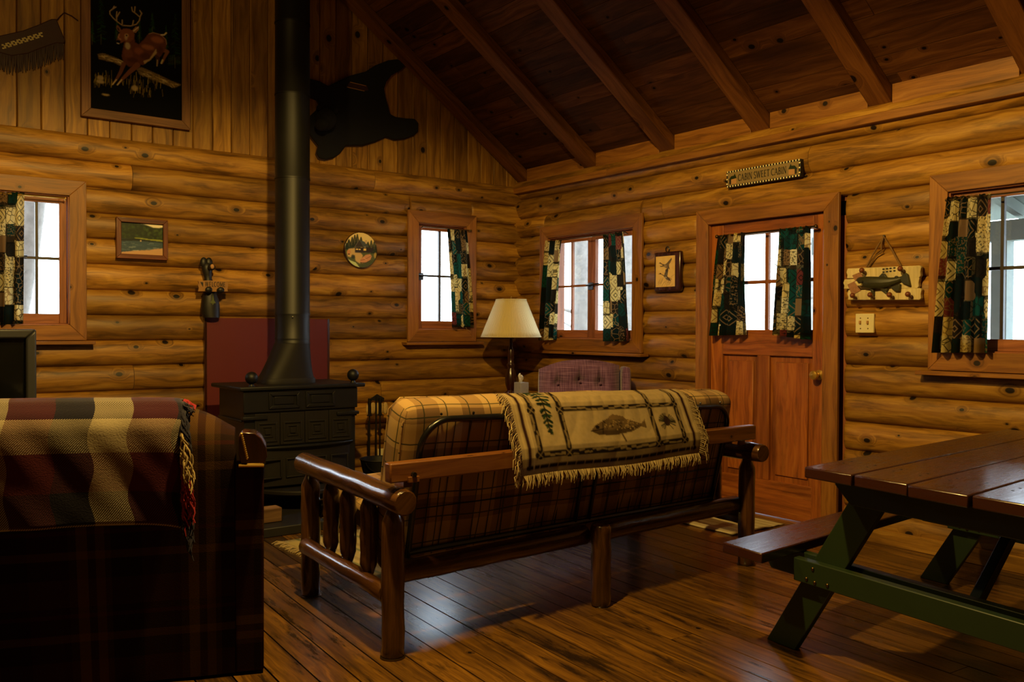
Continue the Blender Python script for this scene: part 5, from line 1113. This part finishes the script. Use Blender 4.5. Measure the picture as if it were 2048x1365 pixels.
# ------------------------------------------------------------------ log futon
FO = (-3.31, -3.61); FU = (math.cos(math.radians(2)), math.sin(math.radians(2))); FV = (.075, 1.0)
F = lambda u, v, z: (FO[0]+u*FU[0]+v*FV[0], FO[1]+u*FU[1]+v*FV[1], z)
FT2 = thing('log_futon', F(1.1, .45, 0), 'lacquered log futon with spindled arms in the middle of the room, seen from behind', 'futon')
rr = random.Random(21)
def log(name, p, q, r, tip0=0, tip1=0, n=14, seg=10, mat='futon', label=None):
    p0 = p
    p, q = np.array(p), np.array(q); L_ = np.linalg.norm(q-p); pts = []; rad = []
    st_ = [0]+([tip0/L_] if tip0 else [])+[tip0/L_+(1-(tip0+tip1)/L_)*k/seg for k in range(1, seg)]+([1-tip1/L_] if tip1 else [])+[1]
    for t in st_:
        w = np.array([rr.uniform(-1, 1) for _ in range(3)])*.0018; pts.append(p+(q-p)*t+(w if 0 < t < 1 else 0)); rad.append(r*rr.uniform(.965, 1.03))
    if tip0: rad[0] = r*.5
    if tip1: rad[-1] = r*.5
    if not tip0: pts.insert(0, p); rad.insert(0, r*.88); pts[1] = p+(q-p)*(.008/L_)
    if not tip1: pts.append(q); rad.append(r*.88); pts[-2] = q-(q-p)*(.008/L_)
    mb = MB(); mb.tube(pts, rad, n); return mb.build(name, M[mat], FT2, smooth=38, label=label)
UR = 2.22
for u in (0, UR):
    log('arm_rail', F(u, -.115, .618), F(u, 1.03, .622), .05, label=None)
    log('lower_side_rail', F(u-.015 if u == 0 else u+.015, .03, .245), F(u-.035 if u == 0 else u+.035, .90, .25), .038)
    for v in (0, .93):
        po = log('post', F(u, v, .0), F(u, v, .578), .045, 0, .05, 16)
        mb = MB(); c = F(u, v, 0); mb.lathe([(.05, .0), (.05, .005), (.046, .006)], 18, (c[0], c[1], 0)); mb.build('foot_cap', M['dark_brass'], po)
    for v in (.66, .46, .235): log('spindle', F(u, v, .262), F(u, v, .592), .036, .05, .05, 14)
log('back_leg', F(1.095, -.03, 0), F(1.095, -.03, .372), .047)
log('lower_back_rail', F(.04, .05, .312), F(1.06, .05, .318), .046); log('lower_back_rail', F(1.13, .05, .318), F(2.19, .05, .326), .046)
log('front_rail', F(.04, .93, .41), F(2.18, .93, .41), .045)
mb = MB(); mb.T = F; mb.box(-.055, 2.19, -.088, -.035, .693, .768); mb.build('back_board', M['plank'], FT2, bevel=.006)
for u in (.05, 2.14):
    mb = MB(); mb.T = F; mb.box(u-.02, u+.02, -.036, .05, .66, .75); mb.build('board_bracket', M['plank'], FT2, bevel=.003)
mb = MB(); mb.T = F; mb.tube([(.045, -.088, .72), (.045, -.105, .72)], .01, 8); mb.build('bolt', M['black_metal'], FT2)
mb = MB(); mb.T = F; mb.box(.02, .07, -.10, -.088, .69, .712); mb.build('bolt_cleat', M['plank'], FT2, bevel=.002)
def BK(u, t, n):    # t: up the reclined back, n: forward from its rear face
    return F(u, .140-.24*t+n*.97, .365+.97*t+n*.243-.022*max(0, u)*max(0, t)/.6)
def arch(u0, u1, t0, t1, R, n):
    pts = [(u0, t0)]+[(u0+R-R*math.cos(a), t1-R+R*math.sin(a)) for a in np.linspace(0, PI/2, 9)]+[(u1-R+R*math.sin(a), t1-R+R*math.cos(a)) for a in np.linspace(0, PI/2, 9)]+[(u1, t0)]
    return [BK(u, t, n) for u, t in pts]
mb = MB(); mb.tube(arch(.13, 2.06, -.02, .575, .13, -.018), .013, 10); mb.build('back_tube', M['black_metal'], FT2, smooth=60)
mb = MB(); mb.tube([BK(.13, 0, -.02), BK(2.06, 0, -.02)], .013, 8)
mb.build('bottom_bar', M['black_metal'], FT2)
for u in (1.05, 1.14):
    mb = MB(); mb.tube([BK(u, .0, -.022), BK(u, .575, -.022)], .009, 8); mb.build('back_strap', M['black_metal'], FT2)
mb = MB()
for k in range(23):
    u = .2+k*.081
    if .96 < u < 1.22: continue
    mb.tube([BK(u, .0, -.012), BK(u+.006*math.sin(k*2.1), .3, -.013), BK(u+.01, .57, -.012)], .0024, 5)
for t in (.19, .36): mb.tube([BK(.15, t, -.014), BK(1.1, t-.006, -.016), BK(2.05, t, -.014)], .0026, 5)
mb.build('wire_mesh', M['black_metal'], FT2, smooth=60)
for k in range(12):
    u = .22+k*.16; mb = MB(); mb.ball(BK(u, .592, -.005), .006, 6, 4); mb.build('hook', M['black_metal'], FT2)
mb = MB(); mb.T = F; [mb.tube([(u, .18, .335), (u, .92, .42)], .01, 6) for u in (.15, .6, 1.1, 1.6, 2.07)]; mb.build('seat_slats', M['black_metal'], FT2)
FM = thing('futon_mattress', F(1.1, .4, .36), 'tan plaid futon mattress folded on the log frame', 'mattress')
mb = MB(); rbox(mb, (1.085, .245, .085), (1.035, .378, .088), .06, (44, 18, 8), .012, BK, .004, 3); weld(mb.build('back_cushion', M['futon_cloth'], FM))
mb = MB(); rbox(mb, (1.10, .66, .465), (1.03, .28, .065), .05, (30, 14, 6), .01, (lambda u, v, z: F(u, v, z+(v-.66)*.115)), .004, 5); weld(mb.build('seat_cushion', M['futon_cloth'], FM))
mb = MB()
for s_ in (.0,):   # welt along the top rear edge and the left end
    mb.tube([BK(.055+.0, t, .155) for t in np.linspace(-.05, .565, 12)]+[BK(u, .612, .152) for u in np.linspace(.10, 2.06, 30)], .0045, 6)
    mb.tube([BK(.056, t, .022) for t in np.linspace(-.05, .55, 12)]+[BK(u, .608, .028) for u in np.linspace(.10, 2.06, 30)], .004, 6)
mb.build('piping', M['futon_cloth'], FM, smooth=60)

# ------------------------------------------------------------------ tapestry throw over the futon back
ul = (onY(1036, 800, -3.66)[0]-FO[0]); urr = (onY(1404, 778, -3.66)[0]-FO[0]); TWD = urr-ul
path = [(.245, .69), (.235, .79), (.22, .89), (.195, .95), (.145, .992), (.08, 1.006), (.02, .990), (-.012, .965), (-.032, .925), (-.050, .88), (-.078, .82), (-.098, .775), (-.104, .73), (-.100, .69), (-.094, .655)]
pp = np.array(path); sl = np.r_[0, np.cumsum(np.hypot(*np.diff(pp, axis=0).T))]; LS = sl[-1]
def throw_pt(a, s):
    u = ul+a; h = LS-s
    v = np.interp(s, sl, pp[:, 0]); z = np.interp(s, sl, pp[:, 1])
    wr = .0045*math.sin(a*31+2*math.sin(s*9))*min(1, h/.25)*(1 if s > .32 else .35)+.006*math.sin(a*9+1.3)*math.exp(-((h-.05)/.12)**2)+.004*math.sin(a*57+s*20)*math.exp(-((h-.36)/.06)**2)
    z += .006*math.sin(a*6.5+.5)*math.exp(-(h/.2)**2)
    return F(u, v-abs(wr)*.8-.002, z+(.002 if s < .5 else 0)-.022*u*min(1, max(0, (z-.7)/.25)))
cv = Canvas(0, TWD, 0, LS, .0045, (190, 164, 118)); rr = random.Random(17); H = lambda h: LS-h
tint = cv.soft(np.random.default_rng(2).random(cv.a.shape), 3)[..., None]; cv.c *= (.8+.4*tint)
DK = (34, 24, 18); TW = (150, 126, 84)
def twig(p, q, w=.03):
    p, q = np.array(p, float), np.array(q, float); cv.stroke([p, q], w, DK); L_ = np.linalg.norm(q-p); e = (q-p)/L_; nn = np.array([-e[1], e[0]])
    t = .0
    while t < L_:
        l = rr.uniform(.012, .04); o = rr.uniform(-.3, .3)*w; cv.stroke([p+e*t+nn*o, p+e*min(L_, t+l)+nn*(o+rr.uniform(-.2, .2)*w)], w*rr.uniform(.25, .5), TW, .9); t += l+rr.uniform(.004, .014)
for a in (.045, TWD-.045): cv.stroke([(a, 0), (a, H(.03))], .018, (60, 34, 28))
cv.stroke([(.036, H(.032)), (TWD-.036, H(.032))], .018, (50, 30, 24))
for k in range(22): a = .1+k*TWD/22; cv.stroke([(a, H(.02)), (a+.006, H(.044))], .004, (190, 160, 110))
for a in (.022, .07, TWD-.022, TWD-.07): cv.stroke([(a, 0), (a, H(.02))], .008, (210, 184, 130))
for a in (.105, .27, TWD-.30, TWD-.115): twig((a, 0), (a, H(.085)))
twig((.09, H(.085)), (TWD-.1, H(.085))); twig((.27, H(.30)), (TWD-.115, H(.30)), .026)
for a in (.105, .27, TWD-.30, TWD-.115):
    for h in (.085, .30): cv.ell((a, H(h)), .022, .02, DK); [cv.stroke([(a-.02, H(h)-.02*s_), (a+.02, H(h)+.02*s_)], .005, TW, .8) for s_ in (-1, 1)]
for k in range(16):       # pine, tip pointing down the back
    h = .20+k*.026; w = .012+.0042*k
    for s_ in (-1, 1):
        for m_ in range(3): cv.stroke([(.185, H(h)), (.185+s_*w*rr.uniform(.5, 1.15), H(h-.012+rr.uniform(-.01, .012)))], rr.uniform(.006, .013), rr.choice([(28, 48, 30), (38, 62, 38), (22, 36, 24)]))
cv.stroke([(.185, H(.18)), (.185, H(.5))], .008, (40, 34, 22))
for k in range(30): cv.stroke([(.13+rr.uniform(0, .11), H(rr.uniform(.38, .58))), (.13+rr.uniform(0, .11), H(rr.uniform(.38, .58)))], .007, (34, 56, 36), .8)
fc = .52*TWD; fh = .195                                  # trout
X = lambda x, y: (fc+x, H(fh+y))
cv.poly([X(-.17, -.012), X(-.13, .018), X(-.05, .046), (fc+.05, H(fh+.045)), X(.12, .022), X(.165, .008), X(.195, .03), X(.19, -.02), X(.16, -.008), X(.08, -.03), X(-.04, -.042), X(-.13, -.034)], (112, 88, 54)); cv.poly([X(-.17, -.012), X(-.04, -.012), X(.16, .0), X(.08, -.03), X(-.04, -.042), X(-.13, -.034)], (62, 46, 30), .8, 2)
cv.poly([X(-.06, .04), X(-.01, .068), X(.06, .052), X(.07, .04)], (128, 100, 62)); cv.stroke([X(-.17, -.014), X(-.09, -.006)], .006, DK); cv.ell(X(-.125, .004), .012, .01, DK); cv.stroke([X(-.1, -.03), X(-.085, .025)], .005, DK)
for k in range(60): cv.ell(X(rr.uniform(-.08, .14), rr.uniform(-.015, .035)), .0045, .0045, rr.choice([(170, 140, 92), (54, 40, 28)]), .8)
cv.stroke([X(.02, -.04), X(.03, -.075)], .01, (90, 68, 44))
for k in range(34):       # pine cone sprig at the right
    a = rr.uniform(0, 6.28); c = (TWD-.205, H(.20)); cv.stroke([c, (c[0]+.055*math.cos(a), c[1]+.05*math.sin(a))], .005, rr.choice([(44, 48, 28), (66, 52, 34), (30, 30, 20)]), .9)
cv.ell((TWD-.205, H(.205)), .022, .03, (56, 38, 26))
TH = thing('tapestry_throw', F(ul+TWD/2, .0, .64), 'tan tapestry throw with a woven trout and twig borders draped over the futon back', 'throw blanket')
cv.c *= .5
cv.mesh(throw_pt).build('cloth', M['weave'], TH, smooth=80, col=cv.cols(), recalc=False)
mb = MB(); rr = random.Random(31)
for k in range(170):
    a = TWD*(k+.5)/170; p = np.array(throw_pt(a, LS-.001)); l = rr.uniform(.035, .06); dx, dy = rr.uniform(-.016, .016), rr.uniform(-.02, .0)
    mb.tube([p, p+np.array([dx*.6, dy*.7-.004, -l*.5]), p+np.array([dx, dy*.4-.004, -l])], [.002, .0018, .0012], 4, cap=False)
mb.build('bottom_fringe', M['fringe'], TH, kind='stuff', smooth=80)
for e, sg in ((.0, -1), (TWD, 1)):
    for mt, off in (('fringe', 0), ('dark_yarn', 1)):
        mb = MB(); N_ = 150
        for k in range(off, N_, 2):
            s = LS*(k+.5)/N_; p = np.array(throw_pt(e, s)); l = rr.uniform(.03, .055); sl_ = 1 if s > .33 else .3
            q = p+np.array([sg*l*rr.uniform(.5, .9), -.012+rr.uniform(-.01, .006), -l*.3*sl_]); q2 = q+np.array([sg*rr.uniform(-.008, .01), rr.uniform(-.012, .004), -l*.75*sl_-(.0 if s > .33 else -.004)])
            mb.tube([p, q, q2], [.0022, .002, .0013], 4, cap=False)
        mb.build('side_fringe', M[mt], TH, kind='stuff', smooth=80)

# ------------------------------------------------------------------ plaid sofa seen from behind
so = onZ(508, 1338, .02); th = math.radians(-20.7); sd = np.array([math.cos(th), math.sin(th)]); sn2 = np.array([-sd[1], sd[0]])
LEAN = .18
SO = lambda w, n, z: (so[0]-sd[0]*w+sn2[0]*(n-LEAN*z*max(0, 1-max(0, n)/.9)), so[1]-sd[1]*w+sn2[1]*(n-LEAN*z*max(0, 1-max(0, n)/.9)), z)     # w leftwards from the right rear corner, n forward
WS = 1.72
def ztop(w):
    t = min(w, WS-w); return 1.0-.085*max(0, 1-max(0, t-.07)/.22)**2+.012*math.sin(PI*w/WS)
prof = [(0, None, .012), (0, None, .25), (0, None, .5), (-.002, None, .7), (-.004, -.13, 0), (.004, -.085, 0), (.025, -.042, 0), (.06, -.012, 0), (.11, 0, 0), (.17, -.012, 0), (.215, -.06, 0), (.24, -.14, 0), (.25, -.3, 0), (.25, None, .45)]
SF = thing('sofa', SO(WS/2, .4, 0), 'brown plaid sofa with wood-capped arms in the left foreground, seen from behind', 'sofa')
P = []; U = []
for i in range(49):
    w = .065+(WS-.13)*i/48; row = []; ur = []; l = 0; last = None
    for n, dz_, z in prof:
        p = (n, z if dz_ is None else ztop(w)+dz_)
        if last is not None: l += math.dist(p, last)
        last = p; row.append(SO(w, p[0]+.002*math.sin(w*25), p[1])); ur.append((w, l))
    P.append(row); U.append(ur)
mb = MB(); mb.grid(P, U)
for i in (0, 48): mb.face([mb._add([p])for p in P[i]], [(0, 0)]*len(P[i]))
mb.build('backrest', M['sofa'], SF, smooth=60)
for w0, w1 in ((-.035, .064), (WS-.064, WS+.035)):
    mb = MB(); mb.T = SO
    pr_ = [(.0, .012), (-.0, .3), (.0, .6), (.0, .815), (.86, .66), (.88, .5), (.86, .012)]
    mb.prism(pr_, w0, w1, lambda a, b, h: (h, a, b)); ARM = mb.build('arm', M['sofa'], SF, bevel=.006, seg=2)
    mb = MB(); c_ = [(-.036, .80), (-.046, .825), (-.043, .86), (-.026, .892), (-.005, .91), (.035, .914), (.05, .9), (.05, .835), (.045, .81), (.04, .80)]
    if w0 > .5: c_ = [(WS-a, b) for a, b in c_]
    nn = 16; P2 = []
    for k in range(nn+1):
        t = k/nn; dz_ = -.17*t*t-.02*t; P2.append([SO(a, -.012+t*.88, b+dz_) for a, b in c_]+[SO(c_[0][0], -.012+t*.88, c_[0][1]+dz_)])
    mb.grid(P2, [[(k*.055, b*.03) for b in range(len(c_)+1)] for k in range(nn+1)])
    for k in (0, nn): mb.face([mb._add([p]) for p in P2[k][:-1]] if False else [k*(len(c_)+1)+j for j in range(len(c_))], [(b, a) for a, b in c_])
    cap = mb.build('arm_cap', M['arm_wood'], ARM, bevel=.004, smooth=40)
    for k in range(13):
        t = k/12; w = .040-.018*t; w = w if w0 < .5 else WS-w; p = (w, -.016, .908-.085*t); pt = SO(*p); mb = MB(); mb.ball(pt, .0052, 8, 6); mb.build('nailhead', M['brass'], ARM, smooth=80)
    mb = MB(); ws_ = [-.035, .05] if w0 < .5 else [WS-.05, WS+.035]; mb.tube([SO(ws_[0], -.016, .793), SO(ws_[1], -.016, .796)], .006, 8); mb.build('gold_braid', M['brass'], ARM)
mb = MB(); mb.T = SO; mb.box(.064, WS-.064, .22, .84, .012, .30); mb.build('base', M['sofa'], SF, bevel=.02)
for k in range(2):
    mb = MB(); w = WS/2-.07; rbox(mb, (.07+w/2+k*w, .55, .385), (w/2-.004, .30, .085), .05, (14, 12, 4), .02, SO); weld(mb.build('seat_cushion', M['sofa'], SF))
for w in (.05, WS-.05):
    for n in (.06, .8): mb = MB(); mb.T = SO; mb.box(w-.03, w+.03, n-.03, n+.03, 0, .011); mb.build('foot', M['dark_wood'], SF)
# tartan blanket over its back
BL0, BL1 = .235, 1.62
BLK = thing('tartan_blanket', SO(.9, 0, .55), 'red, navy and cream tartan blanket draped over the sofa back', 'blanket')
bp = [(.262, -.36), (.262, -.22), (.252, -.11), (.225, -.03), (.17, .012), (.11, .022), (.055, .012), (.012, -.025), (-.012, -.07), (-.018, -.13), (-.02, -.2), (-.022, -.28), (-.026, -.35), (-.03, -.42)]
bpp = np.array(bp); bs_ = np.r_[0, np.cumsum(np.hypot(*np.diff(bpp, axis=0).T))]; BLS = bs_[-1]; s_ref = np.interp(.0, [-.28-.0], [0]); s905 = bs_[8]-.01
def bpt(w, s):
    n = np.interp(s, bs_, bpp[:, 0]); z = np.interp(s, bs_, bpp[:, 1])+ztop(w)
    k = max(0, (s-s905)/.4); n -= k*(.008*math.sin(w*13)+.006*math.sin(w*29+s*7))+.002*math.sin(w*40+s*31)+.004*k
    z += k*(.012*math.sin(w*4.1+.6)-.03*max(0, (.5-w)/.5)+.02*math.sin(w*2))
    return SO(w, n, z)
NU, NV = 90, 60; mb = MB()
mb.grid([[bpt(BL0+(BL1-BL0)*i/NU+.012*math.sin(j*.5)*(1-i/NU), BLS*j/NV) for j in range(NV+1)] for i in range(NU+1)], [[(.52+.38*6-(BL0+(BL1-BL0)*i/NU), BLS*j/NV-s905+.38*3+.025) for j in range(NV+1)] for i in range(NU+1)])
mb.build('cloth', M['blanket'], BLK, solid=.006, smooth=80)
rr = random.Random(41); fr = {'fringe_red': MB(), 'fringe_navy': MB(), 'fringe': MB()}
for k in range(190):
    s = BLS*(.28+.70*k/190); p = np.array(bpt(BL0, s)); v = ((s-s905)/.38) % 1; key = 'fringe' if v < .316 else ('fringe_red' if v < .66 else 'fringe_navy')
    l = rr.uniform(.08, .15); rt_ = np.array([sd[0], sd[1], 0]); bk = np.array([-sn2[0], -sn2[1], 0]); over = s < bs_[6]
    side = rr.uniform(.2, .6); q = [p]
    for m in range(1, 7):
        t = m/6; drop = l*(t*.95 if not over else .25*t); q.append(p+rt_*(l*side*math.sin(t*1.5)*.45+.008*math.sin(t*7+k))+bk*(.01+.012*math.sin(t*5+k*1.3)+(.03*t if over else 0))-np.array([0, 0, drop]))
    fr[key].tube(q, [.0035, .0034, .0034, .0033, .003, .0028, .002], 5, cap=False)
for k, m in fr.items(): m.build('fringe', M[k], BLK, kind='stuff', smooth=80)

# ------------------------------------------------------------------ picnic table
TO = (-2.213, -4.686); tu_ = (math.cos(math.radians(4.6)), math.sin(math.radians(4.6))); tv_ = (-.115, -.993)
T = lambda u, v, z: (TO[0]+u*tu_[0]+v*tv_[0], TO[1]+u*tu_[1]+v*tv_[1], z)
PT = thing('picnic_table', T(.9, .53, 0), 'red-brown picnic table with green legs and attached benches at the right', 'picnic table')
def tb_(name, mat, fn, bevel=.004, parent=None, **k): mb = MB(); mb.T = T; fn(mb); return mb.build(name, M[mat], parent or PT, bevel=bevel, **k)
ZT = .78; LT = 1.90
for k, st_ in enumerate((0, .006, -.004, .008, .0)):
    tb_('tabletop_plank', 'red_paint', lambda m: m.box(st_, LT+st_, k*.213, k*.213+.206, ZT-.04, ZT, 0), bevel=.005)
BW = .21
for v0 in (-.385, 1.235):
    tb_('bench_plank', 'red_paint', lambda m: m.box(-.04, LT, v0, v0+BW, .39, .43, 0), bevel=.005)
for u in (.23, LT-.27):
    for sg in (1, -1):
        c = .525; vf, vt = (-.335, .13) if sg == 1 else (1.385, .92)
        p_ = [(vf, 0), (vf+sg*.15, 0), (vt+sg*.15, ZT-.042), (vt, ZT-.042)]
        tb_('leg', 'green', lambda m: m.prism(p_, u-.02, u+.02, lambda a, b, h: (h, a, b)))
    CB = tb_('crossbar', 'green', lambda m: m.prism([(-.165, .295), (1.215, .295), (1.215, .385), (-.165, .385)], u-.062, u-.022, lambda a, b, h: (h, a, b)))
    tb_('bench_support', 'green', lambda m: m.prism([(-.345, .285), (1.40, .285), (1.435, .34), (1.435, .389), (-.385, .389), (-.385, .34)], u+.022, u+.06, lambda a, b, h: (h, a, b)))
    tb_('top_cleat', 'green', lambda m: m.prism([(.10, .635), (.95, .635), (1.02, .70), (1.02, .738), (.03, .738), (.03, .70)], u-.062, u-.022, lambda a, b, h: (h, a, b)))
    for v, z in ((-.07, .36), (-.10, .315), (-.06, .31), (.0, .315)): tb_('bolt', 'dark_brass', lambda m: m.ball((u-.063, v, z), (.006, .008, .008), 8, 6), bevel=0, parent=CB)
tb_('brace', 'green', lambda m: m.prism([(.28, .36), (.36, .36), (LT/2+.02, .735), (LT/2-.06, .735)], .50, .54, lambda a, b, h: (a, h, b)))
for k in range(5):
    for u, dv in ((.2, .05), (.26, .05), (.2, .155), (.26, .155)): tb_('screw', 'black_metal', lambda m: m.ball((u, k*.213+dv, ZT), (.006, .006, .0015), 8, 4), bevel=0)
